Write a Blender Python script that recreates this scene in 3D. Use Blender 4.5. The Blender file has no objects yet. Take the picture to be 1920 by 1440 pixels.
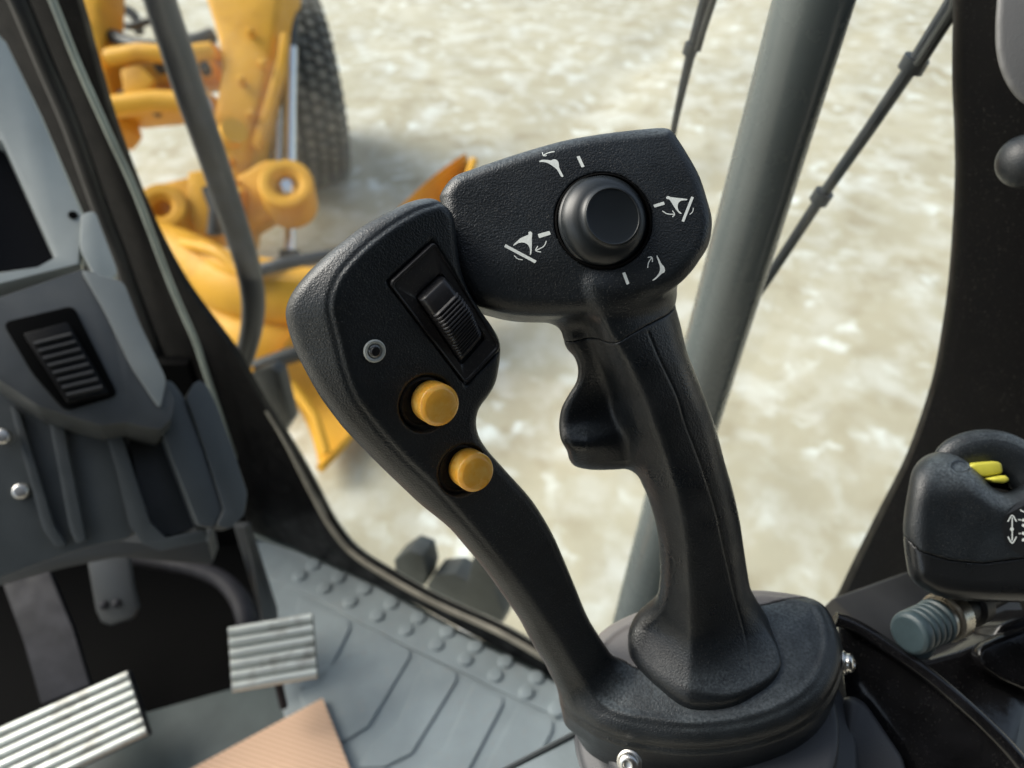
import bpy, bmesh, math, random
import numpy as np
from mathutils import Vector, Matrix

random.seed(7)
rng = np.random.default_rng(7)
scene = bpy.context.scene
col = scene.collection

# ---------------------------------------------------------------- camera
PITCH = math.radians(40)
CAMH = 1.15                       # above the cab floor
GROUND = -1.35                    # yard outside, below the cab floor
FPX = 1500.0                      # focal length in pixels of a 1920 wide frame
cam_d = bpy.data.cameras.new('camera')
cam = bpy.data.objects.new('camera', cam_d)
col.objects.link(cam)
cam.location = (0, 0, CAMH)
cam.rotation_euler = (math.pi / 2 - PITCH, 0, 0)
cam_d.sensor_width = 36
cam_d.lens = FPX / 1920 * 36
cam_d.clip_start = 0.02
cam_d.clip_end = 500
cam_d.dof.use_dof = True
cam_d.dof.focus_distance = 0.345
cam_d.dof.aperture_fstop = 8.5
cam_d.dof.aperture_blades = 0
scene.camera = cam

# ---------------------------------------------------------------- sky and sun
SUN_EL, SUN_AZ = math.radians(40), math.radians(-74)    # azimuth from +Y, negative = left
world = bpy.data.worlds.new('World')
scene.world = world
world.use_nodes = True
nt = world.node_tree
bg = nt.nodes['Background']
sky = nt.nodes.new('ShaderNodeTexSky')
sky.sky_type = 'NISHITA'
sky.sun_disc = False
sky.sun_elevation = SUN_EL
sky.sun_rotation = SUN_AZ
sky.air_density = 1.0
sky.dust_density = 3.5
hs_ = nt.nodes.new('ShaderNodeHueSaturation')          # hazy, nearly white overcast
hs_.inputs['Saturation'].default_value = 0.65
nt.links.new(sky.outputs[0], hs_.inputs['Color'])
tn_ = nt.nodes.new('ShaderNodeMix'); tn_.data_type = 'RGBA'; tn_.blend_type = 'MULTIPLY'; tn_.inputs[0].default_value = 1; tn_.inputs[7].default_value = (0.96, 1.0, 0.985, 1)
nt.links.new(hs_.outputs[0], tn_.inputs[6]); nt.links.new(tn_.outputs[2], bg.inputs[0])
bg.inputs[1].default_value = 0.15
sun_d = bpy.data.lights.new('sun', 'SUN')
sun_d.energy = 2.3
sun_d.angle = math.radians(40)
sun_d.color = (1.0, 0.95, 0.87)
sun = bpy.data.objects.new('sun', sun_d)
col.objects.link(sun)
sdir = Vector((math.sin(SUN_AZ) * math.cos(SUN_EL), math.cos(SUN_AZ) * math.cos(SUN_EL), math.sin(SUN_EL)))
sun.rotation_euler = sdir.to_track_quat('Z', 'Y').to_euler()
scene.view_settings.view_transform = 'Standard'
scene.view_settings.look = 'None'
scene.view_settings.gamma = 1
scene.view_settings.use_curve_mapping = False
scene.view_settings.exposure = 0.64

# ---------------------------------------------------------------- frames and helpers
sP, cP = math.sin(PITCH), math.cos(PITCH)
RC = np.array([[1, 0, 0], [0, sP, -cP], [0, cP, sP]], dtype=float)     # camera axes -> world
LOC = np.array([0, 0, CAMH], dtype=float)
UP = np.array([0, cP, sP]); FW = np.array([0, sP, -cP]); RT = np.array([1.0, 0, 0])

def c2w(p): return np.asarray(p, dtype=float) @ RC.T + LOC
def w2c(p): return (np.asarray(p, dtype=float) - LOC) @ RC
def ray(px, py): return np.array([(px - 960) / FPX, -(py - 720) / FPX, -1.0])
def P(px, py, d): return ray(px, py) * d
def unit(v):
    v = np.asarray(v, dtype=float); return v / np.linalg.norm(v)
def onplane(px, py, o, n):
    r = ray(px, py); return r * (np.dot(n, o) / np.dot(n, r))
def onz(px, py, z):
    """point of the horizontal plane z (world height) under the pixel"""
    o = w2c([0, 0, z]); return onplane(px, py, o, UP)

def catmull(pts, n=6, closed=True):
    pts = np.asarray(pts, dtype=float); N = len(pts); out = []
    rngN = N if closed else N - 1
    for i in range(rngN):
        if closed: p0, p1, p2, p3 = pts[i - 1], pts[i], pts[(i + 1) % N], pts[(i + 2) % N]
        else: p0, p1, p2, p3 = pts[max(i - 1, 0)], pts[i], pts[i + 1], pts[min(i + 2, N - 1)]
        # centripetal-ish
        for k in range(n):
            t = k / n
            out.append(0.5 * ((2 * p1) + (-p0 + p2) * t + (2 * p0 - 5 * p1 + 4 * p2 - p3) * t * t + (-p0 + 3 * p1 - 3 * p2 + p3) * t ** 3))
    if not closed: out.append(pts[-1])
    return np.array(out)

def thing(name, label, cat, loc_c, group=None):
    o = bpy.data.objects.new(name, None); col.objects.link(o)
    o.empty_display_size = 0.02
    o.location = c2w(loc_c)
    o['label'] = label; o['category'] = cat
    if group: o['group'] = group
    return o

def tag(o, label=None, cat=None, group=None, kind=None):
    if label: o['label'] = label
    if cat: o['category'] = cat
    if group: o['group'] = group
    if kind: o['kind'] = kind
    return o

def obj(name, verts, faces, mat, parent=None, smooth=True, sharp=None, origin=None):
    """verts in camera axes; linked as one mesh object"""
    vw = c2w(verts) if len(verts) else np.zeros((0, 3))
    root = parent
    base = np.zeros(3)
    if parent is not None:
        q = parent
        while q is not None:
            base += np.array(q.location); q = q.parent
        off = base; loc = (0, 0, 0)
    else:
        off = np.array([vw[:, 0].mean(), vw[:, 1].mean(), vw[:, 2].min()]) if origin is None else c2w(origin)
        loc = off
    me = bpy.data.meshes.new(name)
    me.from_pydata((vw - off).tolist(), [], [list(map(int, f)) for f in faces])
    me.update()
    bm = bmesh.new(); bm.from_mesh(me)
    bmesh.ops.recalc_face_normals(bm, faces=bm.faces)
    bm.to_mesh(me); bm.free()
    if smooth:
        me.polygons.foreach_set('use_smooth', [True] * len(me.polygons))
        if sharp: me.set_sharp_from_angle(angle=math.radians(sharp))
    me.materials.append(mat)
    o = bpy.data.objects.new(name, me); col.objects.link(o)
    o.location = loc
    if parent is not None: o.parent = parent
    return o

class MB:
    """collects shapes in camera axes"""
    def __init__(s): s.v = []; s.f = []
    def add(s, v, f):
        b = len(s.v); s.v += [tuple(x) for x in np.asarray(v, dtype=float)]
        s.f += [[i + b for i in q] for q in f]; return s
    def frombm(s, bm):
        bm.verts.index_update()
        return s.add([v.co[:] for v in bm.verts], [[v.index for v in f.verts] for f in bm.faces])
    def prism(s, front, back, bevel=0.0, seg=2):
        bm = bmesh.new(); n = len(front)
        a = [bm.verts.new(tuple(p)) for p in front]; b = [bm.verts.new(tuple(p)) for p in back]
        bm.faces.new(a); bm.faces.new(b[::-1])
        for i in range(n): bm.faces.new((a[i], b[i], b[(i + 1) % n], a[(i + 1) % n]))
        bmesh.ops.recalc_face_normals(bm, faces=bm.faces)
        if bevel > 0:
            bmesh.ops.bevel(bm, geom=bm.edges[:], offset=bevel, segments=seg, profile=0.5, affect='EDGES', clamp_overlap=True)
        s.frombm(bm); bm.free(); return s
    def slab(s, pts, thick, bevel=0.0, seg=2, n=None):
        """outline given its own thickness, away from the lens side"""
        pts = np.asarray(pts, dtype=float)
        if n is None:
            c = pts.mean(0); n = np.zeros(3)
            for i in range(len(pts)): n += np.cross(pts[i] - c, pts[(i + 1) % len(pts)] - c)
            n = unit(n)
            if np.dot(n, -c) < 0: n = -n
        return s.prism(pts, pts - np.asarray(n) * thick, bevel, seg)
    def box(s, c, ax, size, bevel=0.0, seg=2):
        c = np.asarray(c, float); A = [unit(a) * z / 2 for a, z in zip(ax, size)]
        f = [c + A[0] * i + A[1] * j + A[2] for i, j in ((-1, -1), (1, -1), (1, 1), (-1, 1))]
        b = [p - 2 * A[2] for p in f]
        return s.prism(f, b, bevel, seg)
    def tube(s, pts, r, seg=14, cap=True, smooth=0, squash=None):
        pts = np.asarray(pts, float)
        if np.isscalar(r): r = [r] * len(pts)
        r = np.asarray(r, float)
        if smooth:
            q = catmull(np.hstack([pts, r[:, None]]), smooth, False); pts, r = q[:, :3], q[:, 3]
        n = len(pts); T = np.gradient(pts, axis=0); T /= np.linalg.norm(T, axis=1)[:, None]
        ref = np.array([0, 0, 1.0]) if abs(T[0][2]) < 0.9 else np.array([0, 1.0, 0])
        N = np.cross(T[0], ref); N = unit(N); V = []
        for i in range(n):
            N = unit(N - T[i] * np.dot(N, T[i])); B = np.cross(T[i], N)
            for k in range(seg):
                a = 2 * math.pi * k / seg
                V.append(pts[i] + r[i] * (math.cos(a) * N * (squash or 1) + math.sin(a) * B))
        F = [[i * seg + k, i * seg + (k + 1) % seg, (i + 1) * seg + (k + 1) % seg, (i + 1) * seg + k] for i in range(n - 1) for k in range(seg)]
        if cap: F += [list(range(seg))[::-1], [(n - 1) * seg + k for k in range(seg)]]
        return s.add(V, F)
    def lathe(s, o, ax, prof, seg=64):
        """prof: (radius, height) pairs along ax"""
        o = np.asarray(o, float); ax = unit(ax)
        ref = np.array([0, 1.0, 0]) if abs(ax[1]) < 0.9 else np.array([1.0, 0, 0])
        U = unit(np.cross(ref, ax)); B = np.cross(ax, U); V = []; F = []; rings = []
        for r, h in prof:
            if r < 1e-6: rings.append([len(V)]); V.append(o + ax * h)
            else:
                rings.append(list(range(len(V), len(V) + seg)))
                for k in range(seg):
                    a = 2 * math.pi * k / seg; V.append(o + ax * h + r * (math.cos(a) * U + math.sin(a) * B))
        for a, b in zip(rings[:-1], rings[1:]):
            for k in range(seg):
                k2 = (k + 1) % seg
                if len(a) == 1 and len(b) == 1: continue
                if len(a) == 1: F.append([a[0], b[k], b[k2]])
                elif len(b) == 1: F.append([a[k], b[0], a[k2]])
                else: F.append([a[k], b[k], b[k2], a[k2]])
        return s.add(V, F)
    def build(s, name, mat, parent=None, smooth=True, sharp=35, origin=None):
        return obj(name, s.v, s.f, mat, parent, smooth, sharp, origin)

def roundprof(prof, r=0.0006, n=4):
    """round the inner corners of a lathe profile"""
    out = [prof[0]]
    for i in range(1, len(prof) - 1):
        a, b, c = map(np.array, (prof[i - 1], prof[i], prof[i + 1]))
        la, lc = np.linalg.norm(a - b), np.linalg.norm(c - b)
        d = min(r, la * .45, lc * .45)
        p, q = b + (a - b) / la * d, b + (c - b) / lc * d
        for k in range(n + 1):
            t = k / n; out.append(tuple((1 - t) ** 2 * p + 2 * t * (1 - t) * b + t * t * q))
    out.append(prof[-1]); return out

# ---------------------------------------------------------------- materials
def new_mat(name):
    m = bpy.data.materials.new(name); m.use_nodes = True
    t = m.node_tree; return m, t, t.nodes['Principled BSDF']

def mat(name, base, rough=0.5, metal=0.0, spec=0.5, grain=None, grain_d=0.0001, vary=0.0, vscale=30, vcol=None,
        rvary=0.0, dust=0.0, dscale=1500, coat=0.0, thresh=(0.35, 0.65), vdetail=4, bump2=None, sss=0.0, sheen_dust=0.0):
    m, t, b = new_mat(name); N, L = t.nodes, t.links
    b.inputs['Roughness'].default_value = rough; b.inputs['Metallic'].default_value = metal
    b.inputs['Specular IOR Level'].default_value = spec
    b.inputs['Coat Weight'].default_value = coat
    if sss:
        b.inputs['Subsurface Weight'].default_value = sss; b.inputs['Subsurface Scale'].default_value = 0.002
    tc = N.new('ShaderNodeTexCoord'); crd = tc.outputs['Object']
    base4 = (*base, 1); b.inputs['Base Color'].default_value = base4; cur = None
    if vary or vcol:
        nz = N.new('ShaderNodeTexNoise'); nz.inputs['Scale'].default_value = vscale; nz.inputs['Detail'].default_value = vdetail
        nz.inputs['Roughness'].default_value = 0.6
        L.new(crd, nz.inputs['Vector'])
        r = N.new('ShaderNodeValToRGB'); r.color_ramp.elements[0].position, r.color_ramp.elements[1].position = thresh
        c1 = vcol if vcol else tuple(min(1, c * (1 + vary)) for c in base)
        c0 = base if vcol else tuple(c * (1 - vary) for c in base)
        r.color_ramp.elements[0].color = (*c0, 1); r.color_ramp.elements[1].color = (*c1, 1)
        L.new(nz.outputs['Fac'], r.inputs['Fac']); cur = r.outputs['Color']
    if dust:
        nz = N.new('ShaderNodeTexNoise'); nz.inputs['Scale'].default_value = dscale; nz.inputs['Detail'].default_value = 1
        L.new(crd, nz.inputs['Vector'])
        nz2 = N.new('ShaderNodeTexNoise'); nz2.inputs['Scale'].default_value = 25; L.new(crd, nz2.inputs['Vector'])
        mr = N.new('ShaderNodeMapRange'); mr.inputs[1].default_value = 0.60; mr.inputs[2].default_value = 0.80; L.new(nz.outputs['Fac'], mr.inputs[0])
        mr2 = N.new('ShaderNodeMapRange'); mr2.inputs[1].default_value = 0.35; mr2.inputs[2].default_value = 0.7; mr2.inputs[3].default_value = .15; L.new(nz2.outputs['Fac'], mr2.inputs[0])
        mu = N.new('ShaderNodeMath'); mu.operation = 'MULTIPLY'; L.new(mr.outputs[0], mu.inputs[0]); L.new(mr2.outputs[0], mu.inputs[1])
        mu2 = N.new('ShaderNodeMath'); mu2.operation = 'MULTIPLY'; L.new(mu.outputs[0], mu2.inputs[0]); mu2.inputs[1].default_value = dust
        mx = N.new('ShaderNodeMix'); mx.data_type = 'RGBA'; L.new(mu2.outputs[0], mx.inputs[0])
        if cur: L.new(cur, mx.inputs[6])
        else: mx.inputs[6].default_value = base4
        mx.inputs[7].default_value = (0.30, 0.28, 0.25, 1); cur = mx.outputs[2]
    if sheen_dust:      # upward faces tinted paler: sky sheen put into the colour, with greyish dust
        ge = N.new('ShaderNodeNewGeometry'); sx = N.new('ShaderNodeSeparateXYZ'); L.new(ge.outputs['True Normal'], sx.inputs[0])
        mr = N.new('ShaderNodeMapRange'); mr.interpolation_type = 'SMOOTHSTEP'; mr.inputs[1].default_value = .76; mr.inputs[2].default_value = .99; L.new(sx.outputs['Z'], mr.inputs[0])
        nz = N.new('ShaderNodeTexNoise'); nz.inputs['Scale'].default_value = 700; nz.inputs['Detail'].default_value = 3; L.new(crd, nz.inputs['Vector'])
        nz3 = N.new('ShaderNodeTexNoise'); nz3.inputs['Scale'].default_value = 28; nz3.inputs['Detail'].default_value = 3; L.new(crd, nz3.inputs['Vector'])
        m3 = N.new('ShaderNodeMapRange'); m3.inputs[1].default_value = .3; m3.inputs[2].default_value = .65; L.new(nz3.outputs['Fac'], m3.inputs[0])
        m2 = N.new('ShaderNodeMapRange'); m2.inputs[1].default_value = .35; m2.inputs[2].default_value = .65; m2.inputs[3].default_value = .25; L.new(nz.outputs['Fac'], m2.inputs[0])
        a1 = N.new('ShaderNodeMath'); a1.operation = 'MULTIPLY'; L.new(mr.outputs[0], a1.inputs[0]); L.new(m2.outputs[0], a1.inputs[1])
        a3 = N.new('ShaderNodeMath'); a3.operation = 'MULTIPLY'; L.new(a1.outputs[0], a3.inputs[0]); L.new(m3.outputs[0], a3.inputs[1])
        a2 = N.new('ShaderNodeMath'); a2.operation = 'MULTIPLY'; L.new(a3.outputs[0], a2.inputs[0]); a2.inputs[1].default_value = sheen_dust
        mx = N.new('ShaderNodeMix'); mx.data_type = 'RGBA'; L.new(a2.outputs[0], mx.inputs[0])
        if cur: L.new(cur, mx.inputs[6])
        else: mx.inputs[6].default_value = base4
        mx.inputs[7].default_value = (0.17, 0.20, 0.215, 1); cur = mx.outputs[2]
    if cur: L.new(cur, b.inputs['Base Color'])
    if rvary:
        nz = N.new('ShaderNodeTexNoise'); nz.inputs['Scale'].default_value = 45; nz.inputs['Detail'].default_value = 5; L.new(crd, nz.inputs['Vector'])
        mr = N.new('ShaderNodeMapRange'); mr.inputs[1].default_value = .3; mr.inputs[2].default_value = .7
        mr.inputs[3].default_value = max(0.03, rough - rvary); mr.inputs[4].default_value = min(1, rough + rvary)
        L.new(nz.outputs['Fac'], mr.inputs[0]); L.new(mr.outputs[0], b.inputs['Roughness'])
    last = None
    if grain:
        nz = N.new('ShaderNodeTexNoise'); nz.inputs['Scale'].default_value = grain; nz.inputs['Detail'].default_value = 2
        L.new(crd, nz.inputs['Vector'])
        bp = N.new('ShaderNodeBump'); bp.inputs['Strength'].default_value = 1; bp.inputs['Distance'].default_value = grain_d
        L.new(nz.outputs['Fac'], bp.inputs['Height']); last = bp
    if bump2:
        nz = N.new('ShaderNodeTexNoise'); nz.inputs['Scale'].default_value = bump2[0]; nz.inputs['Detail'].default_value = 4
        L.new(crd, nz.inputs['Vector'])
        bp = N.new('ShaderNodeBump'); bp.inputs['Strength'].default_value = 1; bp.inputs['Distance'].default_value = bump2[1]
        L.new(nz.outputs['Fac'], bp.inputs['Height'])
        if last: L.new(last.outputs[0], bp.inputs['Normal'])
        last = bp
    if last: L.new(last.outputs[0], b.inputs['Normal'])
    return m

M = {}
M['stick'] = mat('grained_black_plastic', (0.0115, 0.0145, 0.017), 0.36, spec=0.5, grain=1250, grain_d=0.00028, vary=0.25, vscale=40, dust=0.30, dscale=1500, sheen_dust=0.75, rvary=0.07)
M['grip'] = mat('worn_black_rubber_plastic', (0.0095, 0.0120, 0.0145), 0.36, spec=0.5, grain=1050, grain_d=0.00026, vary=0.2, vscale=40, dust=0.25, dscale=1300, sheen_dust=0.4, rvary=0.14)
M['smooth_black'] = mat('smooth_black_plastic', (0.010, 0.011, 0.012), 0.30, spec=0.5, dust=0.12, rvary=0.07)
M['knob'] = mat('satin_black_knob', (0.012, 0.015, 0.017), 0.33, spec=0.5, rvary=0.08, dust=0.1)
M['satin_black'] = mat('satin_black_switch', (0.019, 0.018, 0.019), 0.34, spec=0.5, dust=0.3, dscale=900)
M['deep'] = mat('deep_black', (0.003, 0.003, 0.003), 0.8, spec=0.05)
M['print'] = mat('pale_print', (0.72, 0.76, 0.73), 0.55, spec=0.3, vary=0.06, vscale=900)
M['orange'] = mat('orange_button_plastic', (0.90, 0.44, 0.055), 0.28, spec=0.5, vcol=(0.93, 0.56, 0.13), vscale=160, thresh=(.45, .7), sss=0.15, rvary=.1)
M['grime'] = mat('grimy_black', (0.010, 0.009, 0.008), 0.6, vcol=(0.05, 0.04, 0.025), vscale=500, thresh=(.55, .75), grain=700, grain_d=0.0002)
M['chrome'] = mat('bright_steel', (0.62, 0.61, 0.58), 0.28, 1.0, rvary=.1)
M['lens'] = mat('indicator_lens', (0.10, 0.105, 0.10), 0.12, spec=.8, coat=.6)
M['lensring'] = mat('indicator_ring', (0.48, 0.50, 0.46), 0.22, spec=.8, coat=.5)
M['rear_cover'] = mat('smooth_grey_black_cover', (0.15, 0.14, 0.135), 0.38, dust=0.2, grain=1500, grain_d=.00006)
M['boot'] = mat('grey_rubber_boot', (0.045, 0.047, 0.052), 0.5, grain=900, grain_d=.0001)
# ---------------------------------------------------------------- implicit modelling
def smax(a, b, r):
    return np.minimum(np.maximum(a, b) + r, 0) * (np.maximum(a, b) <= -r) + np.where(np.maximum(a, b) > -r, np.hypot(np.maximum(a + r, 0), np.maximum(b + r, 0)), 0) - r
def smin(a, b, r): return -smax(-a, -b, r)

def poly_sdf(pts, Q):
    pts = np.asarray(pts); d = np.full(len(Q), 1e9); ins = np.zeros(len(Q), bool)
    for i in range(len(pts)):
        a, b = pts[i], pts[(i + 1) % len(pts)]
        e = b - a; w = Q - a
        t = np.clip((w @ e) / max(e @ e, 1e-18), 0, 1)
        dd = w - t[:, None] * e; d = np.minimum(d, (dd * dd).sum(1))
        c = (a[1] > Q[:, 1]) != (b[1] > Q[:, 1])
        if abs(b[1] - a[1]) > 1e-15:
            x = a[0] + (Q[:, 1] - a[1]) / (b[1] - a[1]) * e[0]
            ins ^= c & (Q[:, 0] < x)
    d = np.sqrt(d); return np.where(ins, -d, d)

def line_dist(pts, Q):
    d = np.full(len(Q), 1e9)
    for a, b in zip(pts[:-1], pts[1:]):
        e = b - a; w = Q - a
        t = np.clip((w @ e) / max(e @ e, 1e-18), 0, 1); dd = w - t[:, None] * e
        d = np.minimum(d, (dd * dd).sum(1))
    return np.sqrt(d)

def shear(fr, e):
    e = np.array(e, float); return (e @ fr.U) / (e @ fr.W), (e @ fr.V) / (e @ fr.W)

class Raster:
    """2-D field sampled once, read bilinearly"""
    def __init__(s, fn, lo, hi, h=0.0004):
        s.lo = np.array(lo); s.h = h; s.n = np.ceil((np.array(hi) - s.lo) / h).astype(int) + 1
        X, Y = np.meshgrid(s.lo[0] + np.arange(s.n[0]) * h, s.lo[1] + np.arange(s.n[1]) * h, indexing='ij')
        s.a = fn(np.stack([X.ravel(), Y.ravel()], 1)).reshape(s.n)
    def __call__(s, u, v):
        x = np.clip((u - s.lo[0]) / s.h, 0, s.n[0] - 1.001); y = np.clip((v - s.lo[1]) / s.h, 0, s.n[1] - 1.001)
        i = x.astype(int); j = y.astype(int); fx = x - i; fy = y - j; a = s.a
        return (a[i, j] * (1 - fx) + a[i + 1, j] * fx) * (1 - fy) + (a[i, j + 1] * (1 - fx) + a[i + 1, j + 1] * fx) * fy

class Frame:
    def __init__(s, px, py, d, n):
        s.o = P(px, py, d); s.W = unit(n); s.U = unit(np.cross([0, 1, 0], s.W)); s.V = np.cross(s.W, s.U)
    def uv(s, px, py):
        q = onplane(px, py, s.o, s.W) - s.o; return np.array([q @ s.U, q @ s.V])
    def uvs(s, L): return np.array([s.uv(*p) for p in L])
    def local(s, Q):
        q = Q - s.o; return q @ s.U, q @ s.V, q @ s.W
    def pt(s, px, py, w=0):
        """point over the plane spot seen at the pixel, lifted w"""
        return onplane(px, py, s.o, s.W) + s.W * w
    def outline(s, L, n=6, margin=0.04):
        c = catmull(s.uvs(L), n)
        lo, hi = c.min(0) - margin, c.max(0) + margin
        return Raster(lambda Q: poly_sdf(c, Q), lo, hi, 0.0005), c
    def line(s, L, n=4, margin=0.01):
        c = catmull(s.uvs(L), n, False)
        lo, hi = c.min(0) - margin, c.max(0) + margin
        return Raster(lambda Q: line_dist(c, Q), lo, hi, 0.00025)

def surface(f, lo, hi, h, newton=3):
    """surface nets over f, vertices pulled on to the exact level set"""
    lo = np.array(lo, float); n = (np.ceil((np.array(hi) - lo) / h).astype(int) + 2)
    G = np.ones(n, np.float32); Bk = 14
    half = Bk * h / 2 * math.sqrt(3)
    starts = [(i, j, k) for i in range(0, n[0], Bk) for j in range(0, n[1], Bk) for k in range(0, n[2], Bk)]
    C = np.array([[lo[a] + (s_[a] + Bk / 2) * h for a in range(3)] for s_ in starts])
    dc = f(C)
    for s_, d in zip(starts, dc):
        sl = tuple(slice(s_[a], min(s_[a] + Bk, n[a])) for a in range(3))
        if abs(d) > half * 1.9 + 0.002: G[sl] = np.sign(d); continue
        ax = [lo[a] + np.arange(sl[a].start, sl[a].stop) * h for a in range(3)]
        X = np.stack(np.meshgrid(*ax, indexing='ij'), -1)
        G[sl] = f(X.reshape(-1, 3)).reshape(X.shape[:3])
    G[0], G[-1] = 1, 1; G[:, 0], G[:, -1] = 1, 1; G[:, :, 0], G[:, :, -1] = 1, 1
    S = G < 0
    cell = np.zeros(np.array(n) - 1, np.int8)
    corners = [(i, j, k) for i in (0, 1) for j in (0, 1) for k in (0, 1)]
    for c in corners:
        cell += S[c[0]:c[0] + n[0] - 1, c[1]:c[1] + n[1] - 1, c[2]:c[2] + n[2] - 1]
    act = np.argwhere((cell > 0) & (cell < 8)); idx = np.full(cell.shape, -1, np.int32)
    idx[tuple(act.T)] = np.arange(len(act))
    acc = np.zeros((len(act), 3)); cnt = np.zeros(len(act))
    for a in range(len(corners)):
        for b in range(a + 1, len(corners)):
            ca, cb = np.array(corners[a]), np.array(corners[b])
            if abs(ca - cb).sum() != 1: continue
            va = G[tuple((act + ca).T)].astype(float); vb = G[tuple((act + cb).T)].astype(float)
            m = (va < 0) != (vb < 0); t = np.where(m, va / np.where(va == vb, 1, va - vb), 0)
            acc[m] += (ca + t[:, None] * (cb - ca))[m]; cnt += m
    V = lo + (act + acc / cnt[:, None]) * h
    F = []
    for a in range(3):
        sl1 = [slice(1, n[x] - 1) for x in range(3)]; sl1[a] = slice(0, n[a] - 1); sl2 = list(sl1); sl2[a] = slice(1, n[a])
        m = S[tuple(sl1)] != S[tuple(sl2)]; e = np.argwhere(m)
        e = e + np.array([0 if x == a else 1 for x in range(3)])
        b, c = [x for x in range(3) if x != a]; db, dc_ = np.eye(3, dtype=int)[b], np.eye(3, dtype=int)[c]
        q = np.stack([idx[tuple((e - db - dc_).T)], idx[tuple((e - dc_).T)], idx[tuple(e.T)], idx[tuple((e - db).T)]], 1)
        flip = S[tuple(e.T)] ^ (a == 1)
        q[~flip] = q[~flip][:, ::-1]
        F.append(q)
    F = np.vstack(F); V0 = V.copy(); eps = h * 0.15
    def grad(V):
        return np.stack([(f(V + eps * d) - f(V - eps * d)) / (2 * eps) for d in np.eye(3)], 1)
    for _ in range(newton):
        g = grad(V); g2 = np.maximum((g * g).sum(1), 0.2)
        st = (f(V) / g2)[:, None] * g; l = np.linalg.norm(st, axis=1); st *= np.minimum(1, 0.4 * h / np.maximum(l, 1e-12))[:, None]
        V = V - st
    mv = V - V0; l = np.linalg.norm(mv, axis=1); V = V0 + mv * np.minimum(1, 0.8 * h / np.maximum(l, 1e-12))[:, None]
    return V, F

def sobj(name, f, lo, hi, h, m, parent):
    V, F = surface(f, lo, hi, h)
    return obj(name, V, F, m, parent, True, None)

def march(f, px, py, d0, d1=0.6):
    r = ray(px, py); d = np.linspace(d0, d1, 1200); v = f(r[None] * d[:, None]); i = np.argmax(v < 0)
    if v[i] >= 0: return None
    a, b = d[i - 1], d[i]
    for _ in range(20):
        mdl = (a + b) / 2
        if f((r * mdl)[None])[0] < 0: b = mdl
        else: a = mdl
    return r * a
def normal_at(f, p, e=0.0004):
    return unit([(f((p + e * d)[None])[0] - f((p - e * d)[None])[0]) for d in np.eye(3)])

# ================================================================ THE JOYSTICK
# --- head
FH = Frame(1130, 412, 0.338, (0.02, 0.06, 1))
head_pts = [(826, 352), (850, 332), (887, 316), (946, 296), (1004, 278), (1062, 262), (1121, 251), (1179, 243), (1226, 238), (1254, 237), (1268, 243), (1279, 259), (1296, 296), (1316, 334), (1331, 369), (1339, 401), (1338, 430), (1331, 456), (1316, 480), (1302, 500), (1286, 522), (1262, 540), (1225, 556), (1170, 572), (1110, 582), (1040, 585), (970, 583), (925, 574), (890, 562), (862, 530), (846, 490), (834, 440), (828, 395), (826, 368)]
# the far edge of a thick body is seen a little inside its near outline: allow for it
head_pts = [(x + (5 if x > 1290 else -3 if x < 860 else 0), y - (11 if y < 345 else 0)) for x, y in head_pts]
SH, _ = FH.outline(head_pts)
ku, kv = FH.uv(1132, 412)
def f_head0(Q):
    u, v, w = FH.local(Q)
    S = SH(u, v)
    kd = np.hypot(u - ku, v - kv)
    lower = np.clip((-v - 0.012) / 0.03, 0, 1)
    top = -0.0012 - 0.5 * (0.0 + u * u) * 0.7 - lower ** 2 * 0.006 - np.clip((v - 0.022) / 0.02, 0, 1) ** 2 * 0.0015
    well = 0.0035 * np.clip((0.0212 - kd) / 0.0006, 0, 1)
    d = smax(S + 0.0, (w - top), 0.0068)
    d = np.where(True, d, d)
    back = -(w + 0.044)
    d = smax(d, back, 0.012)
    return np.maximum(d, -np.maximum(np.maximum(kd - 0.0208, -(w + 0.005)), -0.01 + 0 * w)) if False else np.maximum(d, -smax(kd - 0.0208, -(w + 0.0045), 0.0005))

# --- grip
FG = Frame(1290, 900, 0.373, (0.02, -0.37, 0.93))
grip_pts = [(1112, 520), (1105, 575), (1120, 640), (1148, 720), (1164, 800), (1180, 860), (1197, 910), (1211, 943), (1222, 982), (1229, 1020), (1231, 1075), (1228, 1117), (1219, 1148), (1202, 1173), (1186, 1193), (1179, 1213), (1190, 1240), (1222, 1262), (1252, 1284), (1280, 1302), (1320, 1311), (1361, 1311), (1400, 1301), (1440, 1282), (1461, 1259), (1467, 1237), (1458, 1214), (1438, 1195), (1423, 1173), (1409, 1135), (1403, 1091), (1398, 1040), (1392, 986), (1381, 928), (1370, 885), (1352, 815), (1334, 762), (1312, 704), (1293, 654), (1282, 604), (1272, 565), (1258, 525)]
SG, _ = FG.outline(grip_pts)
ridge = FG.uvs([(1085, 500), (1123, 589), (1153, 636), (1182, 683), (1211, 748), (1233, 809), (1254, 870), (1269, 921), (1281, 975), (1289, 1029), (1294, 1109), (1296, 1182), (1300, 1310)])
ridge = ridge[np.argsort(ridge[:, 1])]
seam_px = [(1216, 622), (1240, 679), (1269, 740), (1287, 798), (1305, 845), (1327, 907), (1345, 968), (1357, 1029), (1368, 1080), (1374, 1110), (1385, 1157), (1401, 1219), (1417, 1293)]
LG = FG.line(seam_px)
FB = FG
bump_pts = [(1046, 610), (1056, 648), (1072, 668), (1079, 690), (1076, 715), (1059, 744), (1047, 769), (1044, 798), (1050, 824), (1061, 845), (1065, 866), (1078, 880), (1117, 886), (1182, 883), (1229, 878), (1275, 860), (1265, 740), (1240, 600), (1120, 570), (1040, 580)]
FBm = Frame(1290, 900, 0.373, (0.02, -0.37, 0.93)); FBm.o = FBm.o - FBm.W * 0.012
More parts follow.
